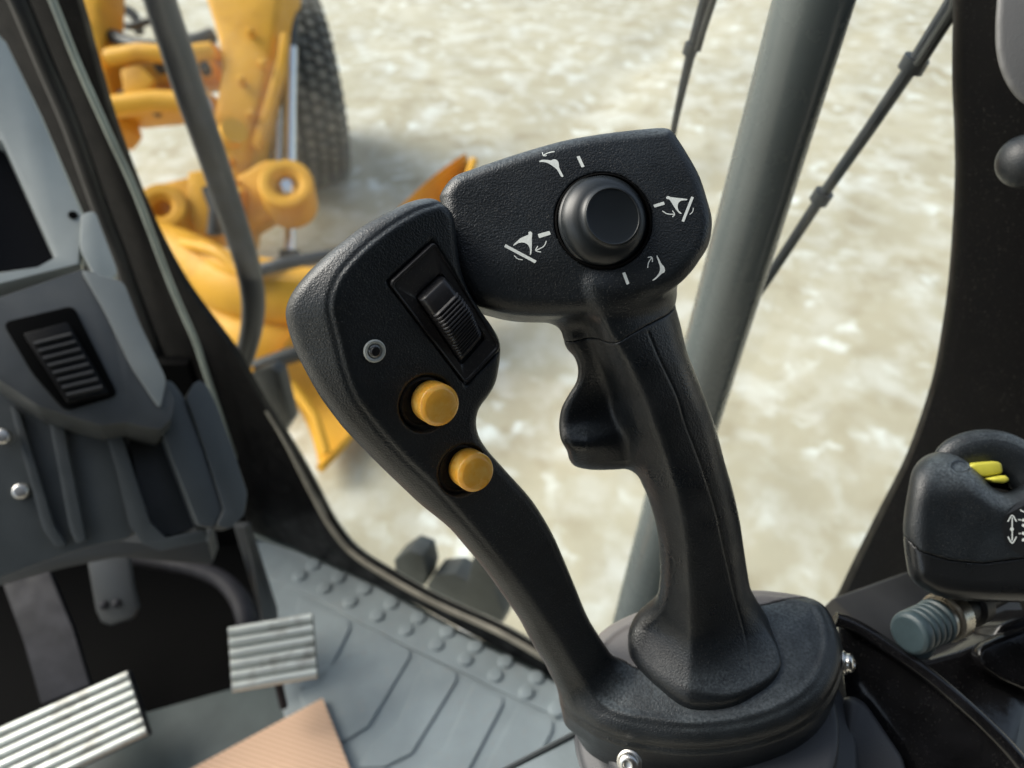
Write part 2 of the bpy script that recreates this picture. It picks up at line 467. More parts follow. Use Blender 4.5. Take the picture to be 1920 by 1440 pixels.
SB, _ = FBm.outline(bump_pts)
# the rest leans back with the same draft as the grip
SBo = np.array([(FBm.o - FG.o) @ FG.U, (FBm.o - FG.o) @ FG.V])
vfoot = FG.uv(1320, 1311)[1]
def g_u(px, py): return FG.uv(px, py)
NB = unit((-0.13, 0.72, 0.68))
FC = Frame(1335, 1255, 0.425, NB)
FT = Frame(1335, 1255, 0.425, NB); FT.o = FC.o + NB * 0.0095
foot_px = [(1187, 1208), (1191, 1230), (1214, 1257), (1250, 1283), (1285, 1303), (1330, 1311), (1375, 1309), (1415, 1293), (1448, 1272), (1464, 1243), (1452, 1210), (1425, 1186), (1380, 1165), (1300, 1150), (1230, 1160), (1195, 1184)]
SFT, _ = FT.outline(foot_px)
b_shelf = FG.uv(1130, 838); b_cav = FG.uv(1130, 742)
GE = shear(FG, (-0.17, 0.0, 1)); GE2 = shear(FG, (-0.36, 0.0, 1))
def f_grip0(Q):
    u, v, w = FG.local(Q)
    gk = np.clip((v - vfoot) / 0.13, 0, 1); u = u - (GE[0] * gk + GE2[0] * (1 - gk)) * w; v = v - GE[1] * w
    S = SG(u, v)
    ru = np.interp(v, ridge[:, 1], ridge[:, 0])
    dl = u - ru; sft = 0.0010
    L_ = sft * np.logaddexp(0, -dl / sft) - sft * math.log(2); R_ = sft * np.logaddexp(0, dl / sft) - sft * math.log(2)
    low = np.clip((v - vfoot) / 0.03, 0, 1)
    low2 = np.clip((v - vfoot) / 0.038, 0, 1); flare = (1 - low2) ** 2.2 * 0.006; rk = 0.5 + 0.5 * low2
    seam = LG(u, v)
    side = np.clip((u - ru) / 0.01, 0, 1)
    top = (-0.85 * L_ - 0.22 * R_ - 9 * R_ * R_) * rk + flare - 0.0007 * np.exp(-(seam / 0.00042) ** 2)
    kf = 0.78
    d = smax(S, (w - top) * kf, 0.0075)
    d = smax(d, -(w + 0.040), 0.012)
    # finger rest on the left
    ub, vb_ = u + GE[0] * -0.012, v + GE[1] * -0.012
    sb = SB(ub - SBo[0], vb_ - SBo[1])
    shelf = np.exp(-(((v - b_shelf[1]) / 0.0085) ** 2)) * np.clip((0.012 - (u - b_shelf[0])) / 0.02, 0, 1)
    cav = np.exp(-(((v - b_cav[1]) / 0.016) ** 2 + ((u - b_cav[0] - .004) / 0.016) ** 2))
    topb = -0.0160 + 0.0085 * shelf - 0.006 * cav
    # round foot standing on the cover
    fu, fv, fw = FC.local(Q)
    ft = smax(smax(SFT(fu, fv), fw - 0.0112, 0.0022), -(fw + 0.01), 0.002)
    d = smin(d, ft, 0.021)
    db = smax(sb, (w - topb) * 0.85, 0.006); db = smax(db, -(w + 0.034), 0.008)
    return smin(d, db, 0.007)
neck = np.array([(1020, 600), (1150, 645), (1182, 631), (1215, 618), (1250, 611), (1281, 607), (1330, 600)], float)
neck = catmull(neck, 4, False)
def f_neck(Q):
    """below the parting line of head and grip: negative"""
    px = 960 + Q[:, 0] / -Q[:, 2] * FPX; py = 720 - Q[:, 1] / -Q[:, 2] * FPX
    return (np.interp(px, neck[:, 0], neck[:, 1]) - py) / FPX * 0.35
nk0 = FG.uvs([(1060, 668), (1150, 646), (1182, 631), (1215, 619), (1250, 611), (1281, 606), (1330, 598)])
def f_neck(Q):
    u, v, w = FG.local(Q)
    return v - np.interp(u, nk0[:, 0], nk0[:, 1])
def f_all(Q): return smin(f_head0(Q), f_grip0(Q), 0.006)
def f_head(Q): return smax(f_all(Q), -f_neck(Q) + 0.00012, 0.0005)
def f_grip(Q): return smax(f_grip0(Q), f_neck(Q) + 0.00012, 0.0005)

# --- guard: shield, arm and front half of the base cover, one moulding
FS = Frame(850, 600, 0.335, (0.5, -0.2, 0.85))
shield_pts = [(836, 376), (819, 363), (798, 361), (770, 368), (728, 387), (687, 409), (652, 435), (617, 463), (586, 491), (558, 522), (541, 548), (533, 574), (537, 604), (551, 647), (572, 689), (602, 742), (640, 794), (660, 817), (716, 875), (771, 928), (800, 955), (835, 983), (860, 1005), (884, 1033), (920, 1076), (954, 1123), (991, 1177), (1017, 1226), (1040, 1263), (1051, 1286), (1064, 1312), (1076, 1350), (1088, 1390), (1130, 1410), (1200, 1400), (1215, 1330), (1190, 1290), (1164, 1252), (1146, 1222), (1130, 1198), (1107, 1159), (1085, 1106), (1062, 1050), (1040, 1001), (1013, 955), (993, 928), (965, 897), (938, 867), (918, 844), (904, 822), (898, 802), (898, 783), (904, 764), (920, 742), (933, 719), (940, 689), (943, 660), (940, 634), (924, 606), (904, 578), (884, 545), (869, 505), (862, 462), (858, 420), (852, 397)]
SS, _ = FS.outline(shield_pts)
inner_pts = [(838, 384), (812, 390), (784, 400), (742, 424), (700, 455), (666, 487), (640, 519), (628, 546), (623, 571), (627, 598), (637, 637), (650, 690), (670, 742), (695, 778), (729, 820), (771, 865), (813, 905), (845, 940), (885, 985), (930, 1040), (985, 1110), (1040, 1190), (1090, 1270), (1140, 1330), (1200, 1330), (1260, 1250), (1180, 1050), (1080, 900), (1000, 830), (990, 700), (990, 600), (940, 480), (890, 390)]
SI, _ = FS.outline(inner_pts)
well1 = FS.uv(800, 757); well2 = FS.uv(868, 882)
bez_px = [(812, 450), (726, 529), (873, 722), (939, 652)]
bez = FS.uvs(bez_px); bcen = bez.mean(0)
bez_out = bcen + (bez - bcen) * 1.035
RB = Raster(lambda Q: poly_sdf(bez_out, Q), bez_out.min(0) - .02, bez_out.max(0) + .02, .0004)
vj = FS.uv(900, 960)[1]; vb = FS.uv(1150, 1330)[1]
led = FS.uv(702, 658)
# base cover
NB = unit((-0.13, 0.72, 0.68))
FC = Frame(1335, 1255, 0.425, NB)
cover_pts = [(1108, 1196), (1140, 1168), (1186, 1145), (1240, 1126), (1310, 1110), (1405, 1101), (1452, 1103), (1500, 1110), (1535, 1121), (1558, 1142), (1574, 1180), (1580, 1225), (1568, 1272), (1538, 1316), (1490, 1350), (1430, 1374), (1361, 1388), (1290, 1392), (1215, 1384), (1150, 1370), (1100, 1345), (1074, 1305), (1070, 1260), (1082, 1225)]
SC, _ = FC.outline(cover_pts, margin=0.05)
split_px = [(1060, 1262), (1120, 1268), (1170, 1257), (1196, 1266), (1222, 1262), (1260, 1240), (1290, 1180), (1370, 1158), (1450, 1137), (1527, 1117), (1600, 1096)]
# region in front of the parting line
front_poly = FC.uvs(split_px + [(1750, 1300), (1600, 1600), (1200, 1650), (900, 1500)])
SF = Raster(lambda Q: poly_sdf(front_poly, Q), FC.uv(980, 1380) - .05, FC.uv(1640, 1080) + .08, .0006)
def f_cover0(Q):
    u, v, w = FC.local(Q)
    S = SC(u, v)
    t = np.clip(-S, 0, 0.03)
    rim = 0.0010 * np.exp(-((S + 0.0085) / 0.0022) ** 2)
    top = 0.0 + 0.0105 * (1 - np.exp(-np.clip(-S, 0, 1) / 0.024)) + rim
    d = smax(S, (w - top) * 0.92, 0.0052)
    # second step a little lower down, then a straight wall
    w2 = -w
    d2 = smax(S - 0.0022, w + 0.0085, 0.003)
    d = smin(d, d2, 0.002)
    return smax(d, -(w + 0.045), 0.004)
SE = shear(FS, (0.27, 0.02, 1))
def f_shield(Q):
    u, v, w = FS.local(Q)
    u = u - SE[0] * np.minimum(w, 0); v = v - SE[1] * np.minimum(w, 0)
    S = SS(u, v); I = np.clip(SI(u, v), -0.01, 0.04)
    sf = 0.0009
    slope = sf * np.logaddexp(0, (I) / sf)
    k = 0.80
    tarm = np.clip((vj - v) / (vj - vb), 0, 1)
    top = -k * slope * (1 - 0.2 * tarm) - 0.0006 * np.exp(-((I - 0.0012) / 0.0011) ** 2) * np.clip((0.35 - tarm) / 0.35, 0, 1)
    b = RB(u, v)
    top = top - 0.0016 * np.clip(-b / 0.0007, 0, 1)
    for c, r in ((well1, 0.0128), (well2, 0.0122)):
        dd = np.hypot((u - c[0]), (v - c[1]))
        top = top - 0.0042 * np.clip((r - dd) / 0.0013, 0, 1)
    th = 0.026 - 0.002 * tarm
    d = smax(S, (w - top) * 0.86, 0.0045 + 0 * S)
    return smax(d, -(w + th), 0.009)
arm_cut = FS.uv(1150, 1350)[1]
def f_guard(Q):
    u, v, w = FC.local(Q)
    a = f_shield(Q)
    c = smax(f_cover0(Q), SF(u, v) + 0.00012, 0.0004)
    # the arm stops inside the cover
    a = smax(a, -(w + 0.026), 0.003)
    g = smin(a, c, 0.010)
    return g
def f_rear(Q):
    u, v, w = FC.local(Q)
    d = smax(f_cover0(Q), -SF(u, v) + 0.00012, 0.0004)
    return np.maximum(d, -(f_guard(Q) - 0.0002))

js = thing('joystick', 'large black joystick with a round thumb knob, looped guard and two orange buttons', 'joystick', FC.o - NB * 0.05)
def bounds(fr, pts, w0, w1, pad=0.006):
    A = np.array([fr.pt(*p, w) for p in pts for w in (w0, w1)]); return A.min(0) - pad, A.max(0) + pad
lo, hi = bounds(FH, head_pts, -0.046, 0.002); lo[1] -= 0.022
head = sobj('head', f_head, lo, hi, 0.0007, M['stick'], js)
lo, hi = bounds(FG, grip_pts + bump_pts, -0.042, 0.012); lf, hf = bounds(FC, foot_px, -0.012, 0.03); lo = np.minimum(lo, lf); hi = np.maximum(hi, hf)
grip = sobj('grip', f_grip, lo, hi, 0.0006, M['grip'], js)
lo, hi = bounds(FS, shield_pts, -0.03, 0.003); l2, h2 = bounds(FC, cover_pts, -0.047, 0.016)
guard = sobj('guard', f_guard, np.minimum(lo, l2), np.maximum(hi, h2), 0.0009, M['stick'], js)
rear = sobj('rear_cover', f_rear, l2, h2, 0.0010, M['rear_cover'], js)

# thumb knob
kax = unit((0.26, 0.04, 1)); ko = FH.pt(1132, 413, -0.0045)
MB().lathe(ko, FH.W, roundprof([(0, 0.0002), (0.0206, 0.0002), (0.0206, 0.0042), (0.0198, 0.0046), (0.0196, 0.0002)], .0002)).build('knob_well', M['deep'], js)
kprof = [(0, 0.001), (.0188, .001), (.0195, .003), (.0192, .0045), (.0182, .0062), (.0165, .0080), (.0150, .0091), (.0137, .0098), (.0127, .0106), (.0121, .0115), (.0119, .0121), (.01175, .01228), (.0116, .0122), (.0112, .0119), (.008, .0116), (.004, .0114), (0, .0113)]
kk = catmull(np.array(kprof), 4, False); kk[:, 0] = np.maximum(kk[:, 0], 0)
knob = MB().lathe(ko, kax, [tuple(x) for x in kk], 96).build('thumb_knob', M['knob'], js, sharp=60)
# parting line ring round the knob dish
R_ = []
# push buttons
for (cx, cy, wl, r) in ((800, 757, well1, 0.0090), (868, 882, well2, 0.0088)):
    o = FS.o + FS.U * wl[0] + FS.V * wl[1] + FS.W * -0.0042
    t = 0.0006
    MB().lathe(o, FS.W, roundprof([(0, 0), (0.0112, 0), (0.0112, 0.0016), (0.0098, 0.0022), (0.0094, 0.0004), (0.0, 0.0004)], .0004)).build('button_seat', M['grime'], js)
    # worn, slightly domed cap
    MB().lathe(o + FS.U * 0.0028 + FS.V * 0.0008, FS.W, roundprof([(0, 0.001), (r, 0.001), (r, 0.0108), (r - 0.0009, 0.0117), (r * .8, 0.0124), (r * .45, 0.0131), (0, 0.0133)], .0014)).build('push_button', M['orange'], js)
# indicator lamp
lo_ = FS.o + FS.U * led[0] + FS.V * led[1] - FS.W * 0.0002
ring = MB().lathe(lo_, FS.W, roundprof([(0, 0), (0.0047, 0), (0.0047, 0.0008), (0.0042, 0.0013), (0.0032, 0.0010), (0.0030, 0.0004), (0, 0.0004)], .0002), 40).build('indicator_lamp', M['lensring'], js)
MB().lathe(lo_, FS.W, [(0.0030, 0.0003), (0.0027, 0.0010), (0.002, 0.0015), (0.001, 0.0018), (0, 0.0019)], 32).build('lens', M['lens'], ring)
MB().lathe(lo_, FS.W, [(0.0021, 0.0014), (0.0017, 0.0019), (0.0, 0.0021)], 20).build('lens_core', M['smooth_black'], ring)

# rocker bezel and thumb rocker
def fs(uvp, w): return FS.o + FS.U * uvp[0] + FS.V * uvp[1] + FS.W * w
def roundpoly(pts, r, n=5):
    out = []; N = len(pts)
    for i in range(N):
        a, b, c = pts[i - 1], pts[i], pts[(i + 1) % N]
        p = b + unit(a - b) * r; q = b + unit(c - b) * r
        for k in range(n + 1):
            t = k / n; out.append((1 - t) ** 2 * p + 2 * t * (1 - t) * b + t * t * q)
    return np.array(out)
open_px = [(826, 511), (778, 556), (866, 686), (911, 634)]
op = FS.uvs(open_px)
bo = roundpoly(bcen + (bez - bcen) * 0.985, 0.0022); bi0 = roundpoly(op, 0.0018)
b2 = roundpoly(bcen + (bez - bcen) * 0.94, 0.0018)
loops = [(bo, -0.002), (bo, 0.0008), (bcen + (bo - bcen) * .985, 0.0013), (bcen + (bo - bcen) * .95, 0.0012), (bcen + (bo - bcen) * .935, 0.0006), (bi0 + (bi0 - bi0.mean(0)) * .05, 0.0005), (bi0, 0.0000), (bi0, -0.008)]
V = []; F = []
for L_, w in loops: V += [fs(p, w) for p in L_]
n_ = len(bo)
for a in range(len(loops) - 1):
    for k in range(n_): F.append([a * n_ + k, a * n_ + (k + 1) % n_, (a + 1) * n_ + (k + 1) % n_, (a + 1) * n_ + k])
bezel = obj('switch_bezel', V, F, M['satin_black'], js, True, 40)
MB().prism([fs(p, -0.0078) for p in bi0], [fs(p, -0.0095) for p in bi0]).build('switch_pit', M['deep'], bezel)
# rocker: a bent, ribbed paddle
A0, A1, A2, A3 = op                     # top, left, bottom, right
nt_, nw_ = 150, 10; V = []; F = []
for i in range(nt_ + 1):
    t = i / nt_
    L_ = A1 * (1 - t) + A2 * t; R2 = A0 * (1 - t) + A3 * t
    h = 0.0022 * math.exp(-((t - 0.10) / 0.16) ** 2) + 0.0078 * math.exp(-((t - 0.47) / 0.36) ** 2)
    if t > 0.24 and t < 0.92:
        ph = (t - 0.24) / 0.68 * 15; fr = ph % 1
        h += 0.0010 * (1 - min(1, abs(fr - 0.5) * 2.2) ** 2)
    if t > .93: h -= ((t - .93) / .07) ** 2 * .003
    if t < .05: h -= ((.05 - t) / .05) ** 2 * .003
    for j in range(nw_ + 1):
        s_ = 0.03 + 0.94 * j / nw_
        e = abs(j / nw_ - 0.5) * 2
        hh = h - 0.0016 * max(0, (e - 0.75) / 0.25) ** 2
        tt = 0.02 + 0.96 * t
        q = (A1 * (1 - tt) + A2 * tt) * (1 - s_) + (A0 * (1 - tt) + A3 * tt) * s_
        V.append(fs(q, hh))
        if j in (0, nw_): pass
st = nw_ + 1
for i in range(nt_):
    for j in range(nw_): F.append([i * st + j, i * st + j + 1, (i + 1) * st + j + 1, (i + 1) * st + j])
b0 = len(V); rim_i = [j for j in range(st)] + [i * st + nw_ for i in range(1, nt_ + 1)] + [nt_ * st + j for j in range(nw_ - 1, -1, -1)] + [i * st for i in range(nt_ - 1, 0, -1)]
for k, i in enumerate(rim_i):
    V.append(np.array(V[i]) - FS.W * 0.010)
for k in range(len(rim_i)):
    k2 = (k + 1) % len(rim_i); F.append([rim_i[k], rim_i[k2], b0 + k2, b0 + k])
obj('rocker', V, F, M['satin_black'], bezel, True, 50)
# thin raised edge of the recess that carries the LED panel, and shallow groove beside upper button
# printed symbols on the head
def ic(x, y): return (930 + x * 0.2031, 270 + y * 0.2031)
def stroke(pts, wd):
    p = catmull(np.array(pts, float), 5, False) if len(pts) > 2 else np.array(pts, float)
    T = np.gradient(p, axis=0); T /= np.linalg.norm(T, axis=1)[:, None]; Nn = np.stack([-T[:, 1], T[:, 0]], 1)
    return [list(p[i] + Nn[i] * wd / 2) + [] for i in range(len(p))], [list(p[i] - Nn[i] * wd / 2) for i in range(len(p))]
class Decal:
    def __init__(s, f, d0, tr, off=0.00012): s.f = f; s.d0 = d0; s.tr = tr; s.v = []; s.q = []; s.off = off
    def pt(s, x, y):
        p = march(s.f, *s.tr(x, y), s.d0)
        nn = normal_at(s.f, p); s.v.append(p + nn * s.off); return len(s.v) - 1
    def poly(s, pts, sm=0):
        if sm: pts = catmull(np.array(pts, float), sm)
        s.q.append([s.pt(*p) for p in pts]); return s
    def line(s, pts, wd):
        a, b = stroke(pts, wd); A = [s.pt(*p) for p in a]; B = [s.pt(*p) for p in b]
        for i in range(len(A) - 1): s.q.append([A[i], A[i + 1], B[i + 1], B[i]])
        return s
    def rect(s, pts, r=4):
        s.poly(roundpoly(np.array(pts, float), r, 3)); return s
    def build(s, name, m, parent): return obj(name, s.v, s.q, m, parent, False)
def D(): return Decal(f_head, 0.30, ic)
d = D(); d.poly([(400, 157), (430, 146), (480, 148), (508, 152), (530, 142), (556, 146), (578, 172), (582, 212), (600, 255), (622, 296), (612, 305), (600, 300), (588, 280), (560, 235), (520, 202), (480, 178), (440, 167), (405, 168)], 2)
d.line([(540, 72), (490, 80), (442, 102)], 8).line([(428, 78), (438, 108), (468, 108)], 8).rect([(743, 118), (772, 110), (818, 210), (790, 218)], 6); d.build('printed_symbol', M['print'], js)
d = D(); d.rect([(1452, 562), (1548, 532), (1558, 560), (1462, 588)], 6).line([(1535, 618), (1580, 645), (1643, 650)], 9).line([(1628, 616), (1648, 650), (1628, 674)], 9)
d.poly([(1570, 492), (1590, 480), (1612, 490), (1690, 500), (1760, 508), (1758, 520), (1710, 524), (1684, 545), (1676, 580), (1688, 618), (1714, 640), (1700, 645), (1668, 615), (1640, 575), (1602, 515), (1576, 508)], 2)
d.rect([(1802, 485), (1826, 493), (1736, 720), (1712, 712)], 5).line([(1820, 590), (1815, 625), (1788, 652)], 7); d.build('printed_symbol', M['print'], js)
d = D(); d.rect([(385, 832), (493, 803), (507, 836), (398, 870)], 7).line([(465, 895), (440, 945), (372, 982)], 9).line([(386, 943), (366, 984), (416, 998)], 9)
d.poly([(298, 818), (316, 808), (334, 822), (331, 860), (330, 940), (325, 1015), (312, 1020), (314, 975), (298, 935), (262, 912), (215, 912), (180, 930), (160, 940), (168, 922), (230, 868), (298, 838)], 2)
d.rect([(88, 925), (375, 1078), (360, 1102), (75, 950)], 5).line([(168, 1030), (200, 1060), (245, 1070)], 8); d.build('printed_symbol', M['print'], js)
d = D(); d.rect([(1165, 1192), (1192, 1182), (1232, 1288), (1205, 1300)], 6).line([(1400, 1145), (1408, 1095), (1436, 1052)], 9).line([(1400, 1048), (1438, 1046), (1444, 1090)], 9)
d.poly([(1482, 1025), (1500, 1052), (1530, 1112), (1548, 1128), (1560, 1160), (1554, 1186), (1530, 1196), (1508, 1218), (1478, 1246), (1448, 1262), (1446, 1254), (1480, 1224), (1505, 1188), (1514, 1155), (1508, 1115), (1488, 1060)], 2); d.build('printed_symbol', M['print'], js)

# screws in the base cover's wall
def screw(px, py, dd, ax, r, parent):
    o = P(px, py, dd)
    s = MB().lathe(o, ax, roundprof([(0, -0.003), (r * 1.25, -0.003), (r * 1.25, -0.0015), (r, -0.001), (r, 0.001), (r * .8, 0.0022), (r * .45, 0.0028), (r * .42, 0.0012), (0, 0.0010)], .0006), 32)
    return s.build('screw', M['chrome'], parent, sharp=40)
screw(1178, 1432, 0.405, (-0.35, 0.1, 0.9), 0.0052, js)
screw(1592, 1243, 0.43, (0.8, 0.1, 0.5), 0.005, js)
# rubber boot below the cover
bo_ = FC.o - NB * 0.030
wobble = [(0.020, -0.09), (0.070, -0.09), (0.083, -0.055), (0.081, -0.048), (0.074, -0.044), (0.079, -0.034), (0.078, -0.028), (0.066, -0.022), (0.066, -0.005), (0.02, -0.002)]
MB().lathe(bo_ + FC.U * 0.002 - FC.V * 0.004, NB, roundprof(wobble, .004), 72).build('rubber_boot', M['boot'], js, sharp=70)
# ================================================================ MATERIALS OF THE CAB AND YARD
M['frame'] = mat('black_cab_paint', (0.003, 0.003, 0.0035), 0.5, spec=.16, rvary=.1, dust=.12, dscale=500)
M['gloss_black'] = mat('glossy_black_paint', (0.008, 0.008, 0.009), 0.16, rvary=.06, vary=.3, vscale=60, bump2=(35, .0006), dust=.1, dscale=700)
M['seal'] = mat('lit_tan_rubber_seal', (0.26, 0.24, 0.19), 0.6, vary=.25, vscale=18)  # tan tone: light caught by the rounded sill edge, put into the colour
M['glassedge'] = mat('pale_glass_edge', (0.34, 0.38, 0.33), 0.3, vary=.2, vscale=12)
M['trim'] = mat('grey_brown_trim', (0.018, 0.018, 0.018), 0.5, vary=.4, vscale=14)
M['tube'] = mat('grey_green_tube_paint', (0.105, 0.122, 0.120), 0.26, spec=.5, rvary=.06, vary=.08, vscale=9)
M['pod_light'] = mat('light_grey_plastic', (0.38, 0.405, 0.38), 0.5, vary=.07, vscale=12)
M['pod_mid'] = mat('mid_grey_plastic', (0.066, 0.074, 0.076), 0.38, vary=.1, vscale=10, rvary=.08)
M['pod_dark'] = mat('dark_grey_plastic', (0.04, 0.043, 0.045), 0.45, vary=.12, vscale=10)
M['pod_front'] = mat('charcoal_pod_plastic', (0.058, 0.062, 0.062), 0.42, vary=.15, vscale=14, rvary=.08)
M['pod_side'] = mat('grey_plastic_side', (0.21, 0.225, 0.215), 0.45, vary=.08, vscale=12)
M['pad_base'] = mat('grimy_pedal_base', (0.10, 0.09, 0.075), 0.5, .4, vary=.3, vscale=50)
M['step'] = mat('dusty_step_paint', (0.05, 0.058, 0.062), 0.6, vary=.2, vscale=12)
M['screen'] = mat('dark_display', (0.004, 0.004, 0.005), 0.6, spec=.15)
M['pedal'] = mat('worn_ribbed_aluminium', (0.62, 0.65, 0.61), 0.40, 0.4, vcol=(0.26, 0.24, 0.21), vscale=30, thresh=(.5, .8), rvary=.12)
M['pedal_arm'] = mat('dark_painted_steel', (0.020, 0.020, 0.024), 0.6, spec=.2, vary=.3, vscale=25, rvary=.1)
M['mat'] = mat('grey_rubber_mat', (0.25, 0.29, 0.30), 0.46, vary=.16, vscale=7, rvary=.12, dust=.6, dscale=120)
M['mat2'] = mat('dark_grey_heel_plate', (0.06, 0.08, 0.08), 0.5, vary=.2, vscale=10)
M['cyan'] = mat('blue_grey_cap_plastic', (0.045, 0.068, 0.076), 0.38, vary=.15, vscale=90, thresh=(.3, .7), grain=900, grain_d=.0001)
M['yellowsw'] = mat('yellow_switch', (0.52, 0.48, 0.06), 0.35, vary=.1, vscale=60)
M['panel'] = mat('grey_side_panel', (0.12, 0.12, 0.118), 0.55, grain=700, grain_d=.0002)
M['consolegrey'] = mat('grey_console_top', (0.16, 0.19, 0.20), 0.45, vary=.1, vscale=40, grain=900, grain_d=.00006)
M['steel_dirty'] = mat('knurled_nickel', (0.42, 0.39, 0.33), 0.34, 0.9, rvary=.12, vary=.3, vscale=120)
M['yellow'] = mat('yellow_machine_paint', (0.68, 0.345, 0.032), 0.5, spec=.25, vcol=(0.45, 0.21, 0.03), vscale=3.5, thresh=(.5, .8), rvary=.1, bump2=(20, .002))
M['tyre'] = mat('dusty_tyre_rubber', (0.11, 0.108, 0.10), 0.8, vcol=(0.26, 0.24, 0.20), vscale=9, thresh=(.45, .75))
M['tyre_dark'] = mat('tyre_groove', (0.035, 0.035, 0.035), 0.85)
M['rod'] = mat('chromed_rod', (0.75, 0.76, 0.78), 0.22, 1.0)
M['hose'] = mat('black_hose_rubber', (0.022, 0.025, 0.032), 0.45)

def cardboard_mat():
    m, t, b = new_mat('pink_brown_corrugated_sheet'); N, L = t.nodes, t.links
    b.inputs['Roughness'].default_value = .65
    tc = N.new('ShaderNodeTexCoord'); mp = N.new('ShaderNodeMapping'); mp.inputs['Rotation'].default_value = (0, 0, math.radians(17 + 90))
    L.new(tc.outputs['Object'], mp.inputs[0])
    w = N.new('ShaderNodeTexWave'); w.inputs['Scale'].default_value = 46; w.inputs['Distortion'].default_value = 0.4; w.inputs['Detail'].default_value = 1
    L.new(mp.outputs[0], w.inputs['Vector'])
    r = N.new('ShaderNodeValToRGB'); r.color_ramp.elements[0].color = (.54, .33, .205, 1); r.color_ramp.elements[1].color = (.76, .52, .36, 1)
    L.new(w.outputs['Fac'], r.inputs[0]); L.new(r.outputs[0], b.inputs['Base Color'])
    bp = N.new('ShaderNodeBump'); bp.inputs['Distance'].default_value = .0012; L.new(w.outputs['Fac'], bp.inputs['Height']); L.new(bp.outputs[0], b.inputs['Normal'])
    return m
M['card'] = cardboard_mat()

def ground_mat():
    m, t, b = new_mat('icy_sand'); N, L = t.nodes, t.links
    tc = N.new('ShaderNodeTexCoord'); mp = N.new('ShaderNodeMapping')
    L.new(tc.outputs['Object'], mp.inputs[0]); mp.inputs['Rotation'].default_value = (0, 0, math.radians(20)); mp.inputs['Scale'].default_value = (1, .85, 1)
    def noise(sc, det, rough=.55, src=mp.outputs[0], dist=0):
        n = N.new('ShaderNodeTexNoise'); n.inputs['Scale'].default_value = sc; n.inputs['Detail'].default_value = det
        n.inputs['Roughness'].default_value = rough; n.inputs['Distortion'].default_value = dist; L.new(src, n.inputs['Vector']); return n.outputs['Fac']
    def ramp(src, p0, p1, a=0., b_=1.):
        r = N.new('ShaderNodeMapRange'); r.interpolation_type = 'SMOOTHSTEP'
        r.inputs[1].default_value = p0; r.inputs[2].default_value = p1; r.inputs[3].default_value = a; r.inputs[4].default_value = b_
        L.new(src, r.inputs[0]); return r.outputs[0]
    def math_(op, a, b_):
        x = N.new('ShaderNodeMath'); x.operation = op
        for i, q in enumerate((a, b_)):
            if isinstance(q, (int, float)): x.inputs[i].default_value = q
            else: L.new(q, x.inputs[i])
        return x.outputs[0]
    def mix(f, a, b_):
        x = N.new('ShaderNodeMix'); x.data_type = 'RGBA'; L.new(f, x.inputs[0])
        for i, q in ((6, a), (7, b_)):
            if isinstance(q, tuple): x.inputs[i].default_value = (*q, 1)
            else: L.new(q, x.inputs[i])
        return x.outputs[2]
    tan = mix(ramp(noise(0.9, 4), .35, .65), (.40, .355, .255), (.475, .43, .325))
    tan = mix(ramp(noise(3.2, 3), .5, .72), tan, (.345, .295, .20))
    fr = math_('MULTIPLY', ramp(noise(4.2, 4, .55, dist=.15), .42, .72), ramp(noise(1.1, 3), .3, .65, .35, 1))
    frost = mix(fr, tan, (.61, .595, .54))
    sp = math_('MULTIPLY', ramp(noise(7, 3, .5, dist=.2), .52, .72), ramp(noise(1.7, 2), .35, .65, .1, 1))
    c = mix(sp, frost, (.72, .74, .71))
    L.new(c, b.inputs['Base Color'])
    b.inputs['Roughness'].default_value = .6
    L.new(ramp(fr, 0, 1, .62, .38), b.inputs['Roughness'])
    bp = N.new('ShaderNodeBump'); bp.inputs['Distance'].default_value = .004; L.new(noise(7.5, 5, .62, dist=.6), bp.inputs['Height']); L.new(bp.outputs[0], b.inputs['Normal'])
    return m
M['ground'] = ground_mat()

# ================================================================ SETTING
X_, Y_ = np.meshgrid(np.linspace(-12, 14, 131), np.linspace(-6, 24, 151), indexing='ij')
Z_ = GROUND + 0.02 * np.sin(X_ * 1.7 + Y_ * .6) * np.sin(Y_ * 1.1) + 0.012 * np.sin(X_ * 5.1) * np.sin(Y_ * 4.3 + X_)
# wheel ruts running ahead of the machine
rut = (X_ * .877 - Y_ * .48)
for r0 in (-2.6, -1.2): Z_ -= 0.05 * np.exp(-((rut - r0) / .22) ** 2) * (1 + .5 * np.sin((X_ * .48 + Y_ * .877) * 22))
gv = w2c(np.stack([X_.ravel(), Y_.ravel(), Z_.ravel()], 1)); ni, nj = X_.shape
gf = [[i * nj + j, (i + 1) * nj + j, (i + 1) * nj + j + 1, i * nj + j + 1] for i in range(ni - 1) for j in range(nj - 1)]
tag(obj('ground', gv, gf, M['ground'], origin=w2c([0, 0, GROUND])), kind='structure')
far = MB(); 
far.add(w2c([[-200, -200, GROUND - .09], [200, -200, GROUND - .09], [200, 200, GROUND - .09], [-200, 200, GROUND - .09]]), [[0, 1, 2, 3]])
tag(far.build('terrain', M['ground'], smooth=False), kind='structure')

# the plane of the cab's front corner window (upright, turned against the lens)
NF = unit(-0.48 * RT - 0.877 * FW); OF = w2c([-0.38, 0.92, 0])
LATC = unit(0.877 * RT - 0.48 * FW)                    # sideways in the cab
def pf(px, py, off=0.0): return onplane(px, py, OF + NF * off, NF)

# --- floor of the cab
floor = MB(); zf = 0.0
q = [onz(*p, zf) for p in ((-260, 930), (300, 930), (560, 1026), (710, 1093), (860, 1179), (1010, 1254), (1130, 1310), (1420, 1440), (1800, 1900), (900, 2300), (-500, 2000))]
floor.prism(q, [p - UP * .05 for p in q]); tag(floor.build('cab_floor', M['mat2'], smooth=False), kind='structure')

